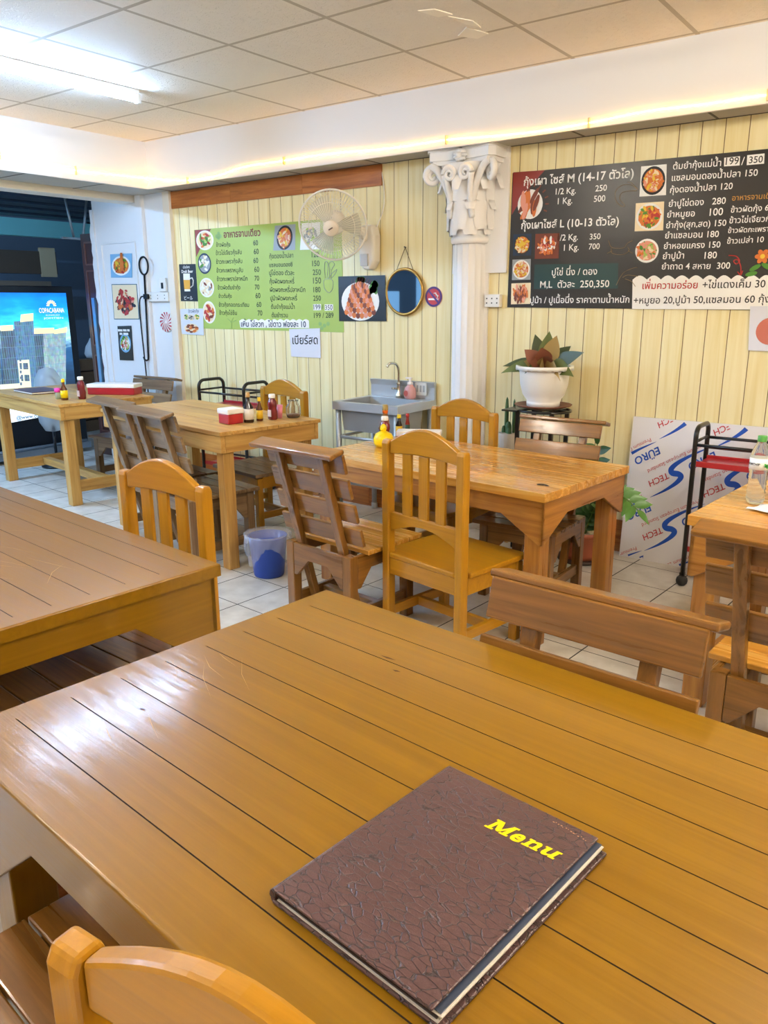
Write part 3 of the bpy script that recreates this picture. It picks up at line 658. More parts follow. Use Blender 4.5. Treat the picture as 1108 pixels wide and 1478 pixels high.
def line(mb, body, x0, y0, x1, y1, f, y, mi=0, bold=.008, hs=1.0, shear=0):
    a = onwall(*f(x0, y0)); b2 = onwall(*f(x1, y1)); U = (b2-a); w = U.length; U.normalize(); a.y = y
    put_text(mb, body, a, Vector((U.x, 0, U.z)), VZ, mi, width=w, hs=hs, bold=bold, shear=shear)

# --- black menu board on the right
f4 = lambda x, y: (700+x*.36823, 200+y*.36823)
bp_ = [Vector((-2.392, YW, 2.248)), Vector((-.36, YW, 2.222)), Vector((-.36, YW, 1.442)), Vector((-2.397, YW, 1.462))]
t = board('menu_board', 'big black menu board with white Thai prices and food photos', 'menu board', bp_, mat('black_vinyl', '#2f2b27', .28))
yb = YW-.0065
mb = MB(); quad(mb, P4([(112, 133), (236, 124), (160, 210), (106, 300)], f4), yb, 0); mb.build('red_corner', mat('board_red', '#8f3328', .4), t)
quad_t = MB(); quad(quad_t, P4([(195, 494), (523, 488), (521, 588), (192, 590)], f4), yb, 0); quad_t.build('teal_strip', mat('board_teal', '#21413f', .35), t)
mb = MB()
for s in [('กุ้งเผา ไซส์ M (14-17 ตัวโล)', 153, 186, 583, 152, .01), ('1/2 Kg.', 278, 220, 357, 215, 0), ('250', 433, 208, 478, 204, 0), ('1 Kg.', 286, 258, 343, 254, 0), ('500', 427, 249, 472, 246, 0),
          ('กุ้งเผาไซส์ L (10-13 ตัวโล)', 143, 355, 525, 338, .01), ('1/2 Kg.', 285, 401, 365, 397, 0), ('350', 411, 396, 453, 394, 0), ('1 Kg.', 310, 440, 368, 437, 0), ('700', 407, 435, 450, 433, 0),
          ('ปูไข่ นึ่ง / ดอง', 263, 537, 440, 533, 0), ('M,L  ตัวละ  250,350', 217, 585, 487, 582, 0), ('ปูม้า / ปูเนื้อนึ่ง ราคาตามน้ำหนัก', 178, 645, 566, 643, 0),
          ('ต้มยำกุ้งแม่น้ำ', 737, 122, 925, 108, 0), ('/', 1004, 104, 1016, 102, 0), ('แซลมอนดองน้ำปลา 150', 732, 167, 1068, 146, 0), ('กุ้งดองน้ำปลา 120', 725, 214, 970, 198, 0),
          ('ยำปูไข่ดอง', 720, 268, 857, 261, 0), ('280', 890, 259, 943, 256, 0), ('ยำหมูยอ', 714, 310, 822, 305, 0), ('100', 880, 303, 932, 300, 0), ('ยำกุ้ง(สุก,สด) 150', 710, 352, 945, 342, 0),
          ('ยำแซลมอน 180', 706, 392, 916, 386, 0), ('ยำหอยแครง 150', 701, 433, 922, 427, 0), ('ยำปูม้า', 697, 473, 780, 470, 0), ('180', 860, 471, 908, 469, 0), ('ยำถาด 4 สหาย', 693, 513, 883, 511, 0), ('300', 908, 511, 960, 510, 0),
          ('ข้าวผัดกุ้ง 60', 963, 291, 1128, 281, 0), ('ข้าวไข่เจียวกุ้ง', 957, 333, 1136, 324, 0), ('ข้าวผัดกะเพรากุ้ง', 952, 371, 1146, 362, 0), ('ข้าวเปล่า 10', 948, 413, 1092, 406, 0)]:
    mb = MB(); line(mb, s[0], s[1], s[2], s[3], s[4], f4, yb-.001, 0, s[5]+.008); mb.build('lettering', C['w'], t)
mb = MB(); line(mb, 'อาหารจานเดียว', 968, 244, 1150, 233, f4, yb-.001); mb.build('orange_lettering', mat('board_orange', '#c08a3a', .5), t)
for (q, s) in (([(938, 76), (1000, 70), (998, 106), (937, 110)], ('199', 943, 104, 994, 101)), ([(1028, 66), (1096, 59), (1094, 99), (1026, 105)], ('350', 1034, 98, 1088, 94))):
    mb = MB(); quad(mb, P4(q, f4), yb-.001, 0); st = mb.build('price_sticker', C['w'], t); mb = MB(); line(mb, *s, f4, yb-.002); mb.build('lettering', C['d'], st)
# white scalloped strip
mb = MB(); pts = [onwall(*f4(577, 668)), onwall(*f4(579, 552))]; n = 12
for i in range(n):
    for k in range(7):
        x = 580+(i+k/7)*55; pts.append(onwall(*f4(x, 553-16*math.sin(math.pi*k/7)-.004*(x-580))))
pts.append(onwall(*f4(1240, 550))); pts.append(onwall(*f4(1240, 671)))
mb.add([(p.x, yb-.0005, p.z) for p in pts], [list(range(len(pts)))], 0); ws = mb.build('white_strip', C['w'], t)
mb = MB(); line(mb, '+ไข่แดงเค็ม 30', 852, 587, 1098, 583, f4, yb-.0015, 0, .01); line(mb, '+หมูยอ 20,ปูม้า 50,แซลมอน 60 กุ้ง 70', 583, 647, 1172, 642, f4, yb-.0015, 0, .01); mb.build('lettering', C['d'], ws)
mb = MB(); line(mb, 'เพิ่มความอร่อย', 617, 590, 833, 587, f4, yb-.0015, 0, .012); mb.build('red_lettering', C['r'], ws)
for q, bg, pl, pal, sd, pr in (([(613, 110), (713, 101), (710, 222), (606, 228)], 'w', 'k', 'ooypc', 1, 0), ([(592, 254), (703, 247), (699, 360), (587, 364)], 'c', 'w', 'oyogr', 2, 0), ([(588, 392), (687, 388), (684, 489), (583, 491)], 'd', 'w', 'pogcl', 3, 0),
        ([(113, 376), (184, 373), (182, 458), (111, 460)], 'n', 'd', 'oyyc', 4, 0), ([(199, 374), (293, 371), (290, 470), (196, 472)], 'b', None, 'opwor', 5, 0), ([(109, 475), (181, 472), (179, 553), (107, 555)], 'h', 'w', 'oycp', 6, 0), ([(105, 568), (181, 565), (178, 648), (103, 650)], 'c', None, 'obopb', 7, 1)):
    food(P4(q, f4), yb-.001, bg, pl, pal, sd, t, prawn=pr, blobs=40, shape=(.8, .8))
mb = MB(); ce = onwall(*f4(178, 258)); ce.y = yb-.001; ell(mb, ce, UX, VZ, .082, .085, CI['w'], 24, .6); rn = random.Random(9)
for k in range(16): ell(mb, ce+Vector((-.05+.1*rn.random(), -.0005-.0002*k, -.045+.1*rn.random())), UX, VZ, .05, .014, CI[rn.choice('opob')], 10, .8+rn.random()*.8)
for k in range(6): 
    a = -.4+k*.35; mb.bar(ce+Vector((.09*math.cos(a), 0, .09*math.sin(a)))*1.1, ce+Vector((.09*math.cos(a), 0, .09*math.sin(a)))*1.35, .008, .0004, (0, 0, 1), CI['b'])
mb.build('photo', CL, t)
GL = mat('doodle_line', '#8a7350', .6)
mb = MB()
def stroke(mb, pts, f, r=.0016, y=None):
    mb.tube(rope_pts([Vector((onwall(*f(*p)).x, y, onwall(*f(*p)).z)) for p in pts], 4), r, 5)
for pts in ([(600, 200), (570, 182), (535, 185), (512, 210), (515, 245), (535, 265), (550, 262), (530, 240), (532, 220), (550, 208), (595, 205)], [(600, 200), (575, 175), (560, 172)], [(485, 400), (495, 425), (515, 430), (545, 428), (560, 410), (580, 400)], [(495, 430), (500, 450), (540, 455), (565, 440), (560, 425)], [(480, 450), (500, 440)], [(580, 450), (562, 440)], [(515, 575), (540, 530), (575, 510), (598, 505)], [(540, 545), (560, 535), (600, 540)], [(550, 550), (575, 560), (590, 580)]):
    stroke(mb, pts, f4, y=yb-.001)
mb.build('doodle', GL, t)
mb = MB()
for pts in ([(955, 458), (985, 462), (998, 480), (985, 492), (975, 480), (990, 475), (1002, 500), (1002, 530)], [(990, 522), (1002, 535), (1010, 518)]): stroke(mb, pts, f4, .003, yb-.001)
mb.build('red_arrow', C['r'], t)
mb = MB(); ce = onwall(*f4(1088, 462)); ce.y = yb-.001
for k in range(6): a = k*math.pi/3; ell(mb, ce+Vector((.022*math.cos(a), 0, .022*math.sin(a))), UX, VZ, .016, .012, CI['o'], 10, a)
ell(mb, ce+Vector((0, -.0006, 0)), UX, VZ, .012, .012, CI['y'], 10)
for dx, dz, a in ((-.03, -.055, .5), (.025, -.05, -.5), (-.045, -.085, .2)): ell(mb, ce+Vector((dx, 0, dz)), UX, VZ, .03, .012, CI['g'], 10, a)
mb.build('flower_print', CL, t)

# --- green menu poster on the left
f2 = lambda x, y: (240+x*.2527, 240+y*.2527)
gp = [Vector((-5.318, YW, 2.081)), Vector((-3.742, YW, 2.078)), Vector((-3.737, YW, 1.283)), Vector((-5.328, YW, 1.288))]
t = board('menu_poster', 'lime green menu poster with dark Thai dishes and prices', 'poster', gp, mat('lime_paper', '#a9bf5c', .5), .003); yb = YW-.0035
mb = MB()
rows = [('ข้าวผัดกุ้ง', 287, 460, 368, 459, '60', 499, 452, 526), ('ข้าวไข่เจียวกุ้งสับ', 285, 508, 433, 502, '60', 502, 502, 530), ('ข้าวกะเพรากุ้งสับ', 287, 558, 436, 553, '60', 500, 553, 527), ('ข้าวกะเพราหมูสับ', 289, 607, 440, 605, '60', 505, 604, 533),
        ('ข้าวกะเพราปลาหมึก', 291, 656, 466, 653, '70', 506, 654, 532), ('ข้าวผัดต้มยำกุ้ง', 296, 704, 425, 703, '70', 508, 704, 534), ('ข้าวต้มกุ้ง', 301, 752, 376, 752, '60', 512, 754, 540), ('ข้าวกุ้งทอดกระเทียม', 302, 802, 475, 803, '60', 518, 804, 545), ('ข้าวกุ้งไข่ข้น', 305, 848, 405, 849, '70', 524, 853, 551),
        ('กุ้งดองน้ำปลา', 590, 528, 727, 521, '120', 832, 520, 873), ('แซลมอนดองซี', 590, 576, 722, 572, '150', 835, 571, 877), ('ปูไข่ดอง ตัวละ', 590, 622, 733, 622, '250', 838, 621, 885), ('กุ้งผัดผงกะหรี่', 592, 670, 733, 670, '150', 840, 670, 886), ('ผัดผงกะหรี่ปลาหมึก', 594, 718, 796, 718, '180', 842, 720, 883), ('ปูม้าผัดผงกะหรี่', 596, 766, 749, 766, '250', 841, 768, 885), ('ต้มยำกุ้งแม่น้ำ', 600, 814, 735, 815, '/', 890, 817, 898), ('ต้มยำรวม', 604, 862, 696, 863, '199 / 289', 845, 866, 957)]
for r_ in rows:
    mb = MB(); line(mb, r_[0], r_[1], r_[2], r_[3], r_[4], f2, yb-.0008, 0, .008); mb.build('lettering', mat('print_olive', '#30401a', .5), t); mb = MB(); line(mb, r_[5], r_[6], r_[7], r_[8], r_[7]-1, f2, yb-.0008, 0, .008); mb.build('lettering', MATS['print_olive'], t)
mb = MB(); line(mb, 'อาหารจานเดียว', 330, 408, 540, 396, f2, yb-.0008, 0, .03); mb.build('title', C['b'], t)
for q, s in (([(840, 788), (885, 787), (886, 822), (841, 823)], ('199', 844, 818, 882, 818)), ([(906, 789), (954, 788), (955, 823), (907, 825)], ('350', 909, 820, 951, 820))):
    mb = MB(); quad(mb, P4(q, f2), yb-.001, 0); st = mb.build('price_sticker', C['w'], t); mb = MB(); line(mb, *s, f2, yb-.002, 0, .004); mb.build('lettering', C['n'], st)
mb = MB(); pts = [onwall(*f2(424, 922)), onwall(*f2(418, 882))]
for i in range(11):
    for k in range(5): pts.append(onwall(*f2(420+(i+k/5)*36, 882-9*math.sin(math.pi*k/5))))
pts += [onwall(*f2(816, 882)), onwall(*f2(818, 924))]
mb.add([(p.x, yb-.0008, p.z) for p in pts], [list(range(len(pts)))], 0); st = mb.build('white_strip', C['w'], t)
mb = MB(); line(mb, 'เพิ่ม ไข่ลวก , ไข่ดาว ฟองละ 10', 430, 916, 800, 918, f2, yb-.0016, 0, .02); mb.build('lettering', C['n'], st)
mb = MB(); quad(mb, P4([(163, 365), (258, 358), (215, 430), (172, 520)], f2), yb-.0004, 0); mb.build('red_corner', mat('poster_maroon', '#8b3c38', .5), t)
for cx, cy, rx, ry, pal, pl in ((222, 423, 50, 57, 'ggolr', 'w'), (220, 556, 38, 60, 'wgcwh', 'n'), (233, 693, 42, 56, 'wwchb', 'w'), (247, 834, 37, 64, 'rrbo', 'w')):
    mb = MB(); a = onwall(*f2(cx, cy)); b2 = onwall(*f2(cx+rx, cy)); c2 = onwall(*f2(cx, cy-ry)); a.y = yb-.001; ru, rv = b2.x-a.x, c2.z-a.z; rn = random.Random(cx)
    ell(mb, a, UX, VZ, ru, rv, CI[pl], 26); ell(mb, a-Vector((0, .0004, 0)), UX, VZ, ru*.86, rv*.84, CI['c' if pl == 'w' else 'h'], 24)
    for k in range(22):
        q = math.sqrt(rn.random())*.68; th = rn.random()*6.28; ell(mb, a+Vector((ru*q*math.cos(th), -.0006-.00015*k, rv*q*math.sin(th))), UX, VZ, ru*.26, rv*.13, CI[rn.choice(pal)], 9, rn.random()*3)
    mb.build('photo', CL, t)
food(P4([(622, 340), (740, 330), (738, 478), (612, 482)], f2), yb-.001, 'h', 'k', 'oypoc', 21, t, blobs=40, shape=(.62, .82))
food(P4([(775, 326), (880, 320), (880, 474), (765, 478)], f2), yb-.001, 'w', None, 'hhcwl', 22, t, blobs=40)
mb = MB()
for pts in ([(905, 700), (903, 650), (950, 650), (950, 700), (930, 722), (905, 700)], [(910, 640), (905, 580), (908, 548), (922, 548), (925, 580), (918, 640)], [(930, 640), (935, 590), (930, 560), (945, 543), (962, 560), (945, 592), (940, 640)], [(925, 640), (950, 610), (975, 590), (965, 615), (942, 642)]): stroke(mb, pts, f2, .0018, yb-.001)
mb.build('doodle', C['h'], t)
mb = MB()
for pts in ([(375, 925), (372, 890), (350, 870)], [(372, 890), (385, 865)], [(372, 893), (400, 880)]): stroke(mb, pts, f2, .002, yb-.001)
for x, z in ((300, 385), (290, 400), (310, 400), (300, 410), (880, 900), (905, 910), (925, 900), (890, 925)):
    a = onwall(*f2(x, z)); a.y = yb-.0006; ell(mb, a, UX, VZ, .018, .016, 0, 8)
mb.build('leaf_print', mat('print_pale_green', '#8fb36a', .6), t)

# --- small papers and posters on the planks
t = board('paper_notice', 'white paper notice with Thai writing below the green poster', 'notice', P4([(417.8, 475), (462.4, 473.7), (463.6, 516.7), (421, 514.5)]), mat('notice_paper', '#dcdde4', .6), .0072, .0052)
mb = MB(); line(mb, 'เบียร์สด', 423, 496.5, 459.5, 496.5, lambda x, y: (x, y), YW-.0078, 0, .012); mb.build('lettering', C['k'], t)
t = board('beer_poster', 'narrow black poster of a beer mug left of the green poster', 'poster', P4([(258.6, 381.5), (282.2, 381), (286, 435), (261.5, 434.6)]), mat('slate_print', '#23272b', .45), .003); yb = YW-.0035
mb = MB(); line(mb, 'เบียร์สด', 264.5, 387.5, 274, 387, lambda x, y: (x, y), yb, 0); line(mb, 'Draft Beer', 262.5, 394, 279, 393.5, lambda x, y: (x, y), yb, 0, .02); line(mb, 'ビール', 266.5, 432.5, 278.5, 432.5, lambda x, y: (x, y), yb, 0); mb.build('lettering', C['w'], t)
mb = MB(); quad(mb, P4([(265.2, 404), (274.5, 404), (274.8, 417.5), (266.5, 417.5)]), yb, 0); quad(mb, P4([(264.8, 394.8), (274.2, 394.8), (274.6, 404), (265.2, 404)]), yb, 1); quad(mb, P4([(266.5, 417.5), (274.8, 417.5), (275, 420.5), (266.8, 420.5)]), yb, 1)
mb.tube([Vector((onwall(x, z).x, yb-.001, onwall(x, z).z)) for x, z in ((274.6, 402), (278, 401), (279.5, 405), (279, 412), (275.5, 415))], .005, 6, 1); mb.build('mug_print', [mat('beer_yellow', '#e3a83a', .5), C['w']], t)
t = board('dish_poster', 'small white poster of fried rice bowls under the beer mug poster', 'poster', P4([(260.7, 446), (293.6, 445.2), (295, 483.9), (263.2, 482)]), mat('bluish_paper', '#d6dbe4', .5), .008, .006); yb = YW-.0085
mb = MB(); line(mb, 'ข้าวผัดกุ้ง', 273, 451.5, 288, 451, lambda x, y: (x, y), yb, 0); mb.build('lettering', C['n'], t)
for cx, cy, rx, ry, pal in ((270, 457.5, 4, 4.5, 'gkl'), (277, 458.5, 4, 4.5, 'hkw'), (285, 457.5, 4.2, 4.5, 'lgy'), (277.5, 474, 10.5, 7, 'boob')):
    mb = MB(); a = onwall(cx, cy); ru = onwall(cx+rx, cy).x-a.x; rv = onwall(cx, cy-ry).z-a.z; a.y = yb; ell(mb, a, UX, VZ, ru, rv, CI['c'], 18); rn = random.Random(cx)
    for k in range(16): q = math.sqrt(rn.random())*.75; th = rn.random()*6.28; ell(mb, a+Vector((ru*q*math.cos(th), -.0003-.0001*k, rv*q*math.sin(th))), UX, VZ, ru*.25, rv*.22, CI[rn.choice(pal)], 8)
    mb.build('photo', CL, t)
t = board('prawn_poster', 'black poster of a plate of grilled prawns beside the round mirror', 'poster', P4([(489, 399.2), (556.5, 397.2), (558.2, 463.6), (490.3, 463.6)]), mat('black_print', '#211f1d', .35), .008, .006)
mb = MB(); a = onwall(520.5, 435); a.y = yb; ell(mb, a, UX, VZ, .172, .135, CI['w'], 28); rn = random.Random(4)
for k in range(11): ell(mb, a+Vector((.12+.05*rn.random()-.025, -.0003, .10+.06*rn.random()-.03)), UX, VZ, .03, .018, CI['g'], 9, rn.random()*3)
for k in range(9): ell(mb, a+Vector((-.02+.05*rn.random(), -.0003, .13+.03*rn.random())), UX, VZ, .028, .015, CI['g'], 9, rn.random()*3)
for k in range(8):
    x = -.12+k*.034; top = .12-.1*abs(x)*2; z0 = -.10+.6*abs(x)*abs(x)*3
    for j in range(7):
        q = j/6; ell(mb, a+Vector((x*(.55+.5*(1-q)), -.001-.0002*(j+k), z0+(top-z0)*q)), UX, VZ, .02*(1-.35*q), .022, CI['opob'[(j+k) % 4]], 10)
    mb.bar(a+Vector((x*.55, -.0035, top)), a+Vector((x*.75+.02, -.0035, top+.05)), .003, .0005, (1, 0, 0), CI['b'])
mb.build('photo', CL, t)
yb = YW-.0035
t = board('paper_sheet', 'white sheet with a red round mark at the right edge below the menu board', 'notice', P4([(1083, 442), (1150, 442), (1150, 509), (1080, 505.5)]), mat('notice_paper'), .0105, .009)
mb = MB(); a = onwall(1112, 478); a.y = YW-.011; ell(mb, a, UX, VZ, .07, .07, 0, 28); mb.build('round_mark', mat('faded_red', '#c4705c', .6), t)
# no smoking disc
a = onwall(626, 428.3); t = thing('no_smoking_sign', 'round red and purple no smoking sign between mirror and column', 'sign', (a.x, YW, a.z))
M90 = Matrix.Rotation(R(90), 4, 'X')
MB().lathe([(0, 0), (.065, 0), (.065, .004), (0, .004)], 32, M=M90, sm=False).build('disc', mat('sign_red', '#c23a3a', .4), t)
mb = MB(); vs = []
n = 32
for r_ in (.052, .066):
    vs += [(r_*math.cos(2*math.pi*i/n), -.0048, r_*math.sin(2*math.pi*i/n)) for i in range(n)]
mb.add(vs, [(i, (i+1) % n, n+(i+1) % n, n+i) for i in range(n)]); mb.bar((-.04, -.0052, .04), (.04, -.0052, -.04), .013, .0006, (0, 0, 1)); mb.build('ring_and_bar', mat('sign_purple', '#4c2a6e', .4), t)
mb = MB(); mb.bx(-.042, .018, -.0048, -.0044, -.022, -.010); mb.bx(.022, .028, -.0048, -.0044, -.022, -.01); mb.bx(.032, .038, -.0048, -.0044, -.022, -.01)
mb.tube([(.03, -.005, -.005), (.036, -.005, .006), (.022, -.005, .012), (.018, -.005, .024), (.002, -.005, .022)], .004, 6); mb.build('cigarette', C['w'], t)
# round mirror hung on a chain
a = onwall(575.9, 421.4, 4.53); t = thing('round_mirror', 'round wall mirror in thin gold frame hung from a nail', 'mirror', (a.x+.035, YW, a.z))
MB().lathe([(0, .012), (.146, .012), (.146, .022), (0, .022)], 48, M=M90, sm=False).build('glass', mat('mirror_glass', '#e8eef0', .02, 1), t)
MB().tube([(.15*math.cos(2*math.pi*i/48), -.018, .15*math.sin(2*math.pi*i/48)) for i in range(48)], .011, 10, closed=True).build('frame', mat('brass', '#b08a4a', .3, .9), t)
mb = MB(); mb.tube([(-.075, -.015, .13), (0, -.008, .29)], .0022, 6); mb.tube([(.075, -.015, .13), (0, -.008, .29)], .0022, 6); mb.build('chain', mat('chain_bronze', '#6b5a3a', .4, .6), t)
MB().tube([(0, 0, .29), (0, -.02, .293)], .004, 8).build('nail', mat('nail_steel', '#555555', .4, .8), t)
# double socket on the column side
def sockets(name, label, x0, x1, z0, z1, kn):
    t = thing(name, label, 'socket', ((x0+x1)/2, YW, (z0+z1)/2)); w = (x1-x0)/2; h = (z1-z0)/2
    MB().bx(-w, w, -.04, 0, -h, h).build('box', mat('socket_white', '#e9e6de', .4), t, .005)
    mb = MB()
    for i in range(kn):
        for k in range(2): mb.bx(-w+(i+.5)*2*w/kn-.004, -w+(i+.5)*2*w/kn+.004, -.0415, -.0395, -h*.45+k*h*.7, -h*.45+k*h*.7+.008)
    mb.build('pin_hole', mat('socket_dark', '#3a3833', .5), t); return t
sockets('wall_socket', 'white socket box on the wall right of the column', -2.545, -2.436, 1.463, 1.542, 3)

# --- white section at left
f0 = lambda x, y: (x, y)
def wposter(label, pts, bg, pl, pal, sd, frame=None, prawn=False, shape=(.78, .72)):
    t = board('food_poster', label, 'poster', P4(pts), frame or C[bg], .003)
    ps = P4(pts); c = sum(ps, Vector())/4
    food([c+(p-c)*.96 for p in ps], YW-.0035, bg, pl, pal, sd, t, prawn=prawn, shape=shape, blobs=46); return t
t = wposter('noodle dish poster, topmost of the three on the white wall', [(159.2, 367), (190.4, 365.6), (191, 400.7), (160.6, 400.7)], 's', 'w', 'oryog', 31)
mb = MB(); a = onwall(177, 380); a.y = YW-.012
for k in range(5): mb.bar(a+Vector((-.03+.012*k, 0, -.06)), a+Vector((-.005+.006*k, 0, .09)), .009, .0006, (1, 0, 0))
mb.build('noodles_print', C['o'], t)
wposter('large poster of a mixed seafood platter, middle one on the white wall', [(161.2, 410.2), (197.7, 409.8), (201.6, 461), (165, 461)], 'c', None, 'rrbokdpr', 32, mat('frame_print_teal', '#2d6076', .5), shape=(.9, .85))
t = wposter('narrow black poster with a soup bowl, lowest on the white wall', [(169.7, 470.7), (189.6, 470.1), (193, 520.4), (173.2, 519.8)], 'd', 's', 'wpglr', 33, shape=(.72, .42))
mb = MB()
for x0, x1, z in ((171.5, 178, 477), (179, 184, 477), (185, 188.5, 477), (174, 178, 482), (179.5, 186.5, 482)):
    p = onwall(x0, z); q = onwall(x1, z); mb.bx(p.x, q.x, YW-.0115, YW-.011, p.z-.008, p.z+.012)
mb.build('heading_print', C['w'], t)
# hooked pole
a = onwall(212.8, 383.8); b2 = onwall(219.5, 513.8); t = thing('hook_pole', 'thin black hooked pole with ring handle hanging on the white wall', 'pole', (a.x, YW-.042, a.z)); MBK = mat('black_iron', '#1c1e22', .4, .4); dx, dz = b2.x-a.x, b2.z-a.z
MB().tube([(.062*math.cos(2*math.pi*i/28), 0, .075*math.sin(2*math.pi*i/28)) for i in range(28)], .008, 8, closed=True).build('ring_handle', MBK, t)
MB().tube([(.0, 0, -.075), (dx, 0, dz)]+[(dx+x, 0, dz+z) for x, z in ((-.005, -.03), (-.03, -.04), (-.06, -.03), (-.07, -.008))], .008, 8).build('rod', MBK, t)
mb = MB(); mb.tube([(0, .04, .07), (0, -.012, .07)], .004, 8); mb.build('wall_peg', MBK, t)
t = sockets('socket_strip', 'long white socket strip on the white wall below the switch', -5.95, -5.668, 1.512, 1.59, 3)
a = onwall(213, 431); mb = MB(); O = Vector((a.x+.045, YW-.053, 1.555)); t = thing('power_cable', 'black cable and plug hanging from the white socket strip', 'cable', O)
MB().bx(-.014, .04, -.02, .0125, -.022, .022).build('plug', MBK, t, .006)
MB().tube(rope_pts([Vector((-.014, -.012, 0)), Vector((-.045, -.016, -.005)), Vector((-.08, -.012, -.06)), Vector((-.09, -.008, -.25)), Vector((-.08, -.006, -.6)), Vector((-.075, .0, -1.0)), Vector((-.07, .0, -1.5)), Vector((-.03, 0, -1.545)), Vector((.1, -.15, -1.547)), Vector((.3, -.3, -1.547))], 6), .006, 8).build('cord', MBK, t)
t = thing('light_switch', 'small white switch plate with black rocker above the socket strip', 'switch', (-5.76, YW, 1.65))
MB().bx(-.045, .045, -.02, 0, -.055, .06).build('plate', mat('socket_white'), t, .004); MB().bx(-.012, .014, -.026, -.0195, -.03, .02).build('rocker', mat('rocker_black', '#1a1a1a', .4), t, .002)
# peppermint disc
a = onwall(241.4, 464.6); t = thing('striped_disc', 'round red and white swirl disc on the white wall', 'wall ornament', (a.x, YW, a.z))
MB().lathe([(0, 0), (.088, 0), (.09, .006), (.085, .012), (0, .014)], 36, M=M90).build('disc', C['w'], t)
mb = MB(); n = 14
for i in range(n):
    a0 = 2*math.pi*i/n; vs = []
    for k in range(8):
        r_ = .012+.074*k/7; sw = a0+.35*k/7; vs.append((r_*math.cos(sw), -.0152+.0012*k/7, r_*math.sin(sw)))
    for k in range(7, -1, -1):
        r_ = .012+.074*k/7; sw = a0+.35*k/7+math.pi/n*(.5+.5*k/7); vs.append((r_*math.cos(sw), -.0152+.0012*k/7, r_*math.sin(sw)))
    mb.add(vs, [list(range(16))])
mb.build('swirl', mat('candy_red', '#b8303c', .4), t)

# ================================================================== WALL FAN
fc_ = Vector((-3.53, 4.22, 2.0)); FW = mat('fan_white', '#e3dccd', .4)
t = thing('wall_fan', 'cream oscillating wall fan with round wire cage over the green poster', 'fan', (-3.46, YW, 1.80))
O = Vector(t.location); axis = Vector((.45, -.82, -.33)).normalized(); zq = axis.to_track_quat('Z', 'Y').to_matrix().to_4x4()
MF = Matrix.Translation(fc_-O) @ zq
mb = MB(); mb.prism([(-.07, .14), (-.065, -.03), (-.03, -.085), (.03, -.085), (.065, -.03), (.07, .14), (.05, .21), (-.05, .21)], 'xz', -.085, 0); mb.build('wall_mount', FW, t, .02, seg=3)
MB().bx(-.045, .02, -.094, -.084, -.06, .02).build('switch_panel', mat('fan_grey', '#b9b4aa', .4), t, .003)
MB().tube([Vector((0, -.05, .1)), Vector((-.02, -.1, .17)), fc_-O-axis*.05], .03, 12).build('neck', FW, t)
MB().lathe([(0, -.12), (.05, -.115), (.07, -.08), (.075, -.02), (.06, .01), (0, .012)], 24, M=MF).build('motor_housing', FW, t)
mb = MB(); NR = 64
def circ(r, z, n=48): return [MF @ Vector((r*math.cos(2*math.pi*i/n), r*math.sin(2*math.pi*i/n), z)) for i in range(n)]
mb.tube(circ(.225, .035), .007, 8, closed=True)
for r_, z in ((.155, .082), (.155, -.012)): mb.tube(circ(r_, z), .0018, 5, closed=True)
for i in range(NR):
    a = 2*math.pi*i/NR; cs, sn = math.cos(a), math.sin(a)
    mb.tube([MF @ Vector((r_*cs, r_*sn, z)) for r_, z in ((.05, .105), (.12, .095), (.19, .065), (.222, .038))], .0013, 4, cap=False)
    mb.tube([MF @ Vector((r_*cs, r_*sn, z)) for r_, z in ((.06, -.02), (.13, -.02), (.195, 0), (.222, .032))], .0013, 4, cap=False)
mb.build('cage', FW, t)
MB().lathe([(0, .118), (.045, .116), (.052, .108), (.05, .1), (0, .1)], 28, M=MF).build('front_cap', mat('fan_cap', '#eadcc8', .4), t)
mb = MB()
mb.bx(-.016, .016, -.004, .004, .1182, .119, 0, MF @ Matrix.Rotation(.5, 4, 'Z')); mb.build('maker_mark', mat('fan_mark', '#6b5a55', .5), t)
mb = MB()
for k in range(3):
    a0 = k*2*math.pi/3; vs = []; 
    for i in range(7):
        q = i/6; r_ = .04+.15*q; sp_ = .55*(1-.2*q)
        for j in range(5): a = a0+sp_*(j/4*2-1); vs.append((r_*math.cos(a), r_*math.sin(a), .03+.028*(j/4*2-1)*(1-.4*q)))
    mb.add(vs, [(i*5+j, i*5+j+1, (i+1)*5+j+1, (i+1)*5+j) for i in range(6) for j in range(4)], 0, True, MF)
mb.build('blade', mat('fan_blade', '#d8d4c4', .25, trans=.35, alpha=.8), t)
MB().tube(rope_pts([Vector((.03, -.04, .15)), Vector((.10, -.02, .3)), Vector((.10, -.006, .45)), Vector((.07, -.004, .58))], 6), .004, 6).build('cord', FW, t)

# ================================================================== SINK
ST = mat('stainless', '#c2c5c6', .38, .6); STB = mat('stainless_dull', '#a9acad', .42, .6)
t = thing('sink_stand', 'small stainless steel hand sink on four tube legs by the plank wall', 'sink', (-3.19, 4.31, 0)); w, d0, d1, zt = .275, -.225, .235, .845
mb = MB(); mb.bx(-w, w, d0, d0+.035, zt-.055, zt); mb.bx(-w, -w+.045, d0+.035, d1-.09, zt-.055, zt); mb.bx(w-.045, w, d0+.035, d1-.09, zt-.055, zt); mb.bx(-w, w, d1-.09, d1, zt-.055, zt); mb.build('rim', ST, t)
mb = MB(); zi = zt-.2; x0, x1, y0, y1 = -w+.045, w-.045, d0+.035, d1-.09
vs = [(x0, y0, zt-.004), (x1, y0, zt-.004), (x1, y1, zt-.004), (x0, y1, zt-.004), (x0+.015, y0+.015, zi), (x1-.015, y0+.015, zi), (x1-.015, y1-.015, zi), (x0+.015, y1-.015, zi)]
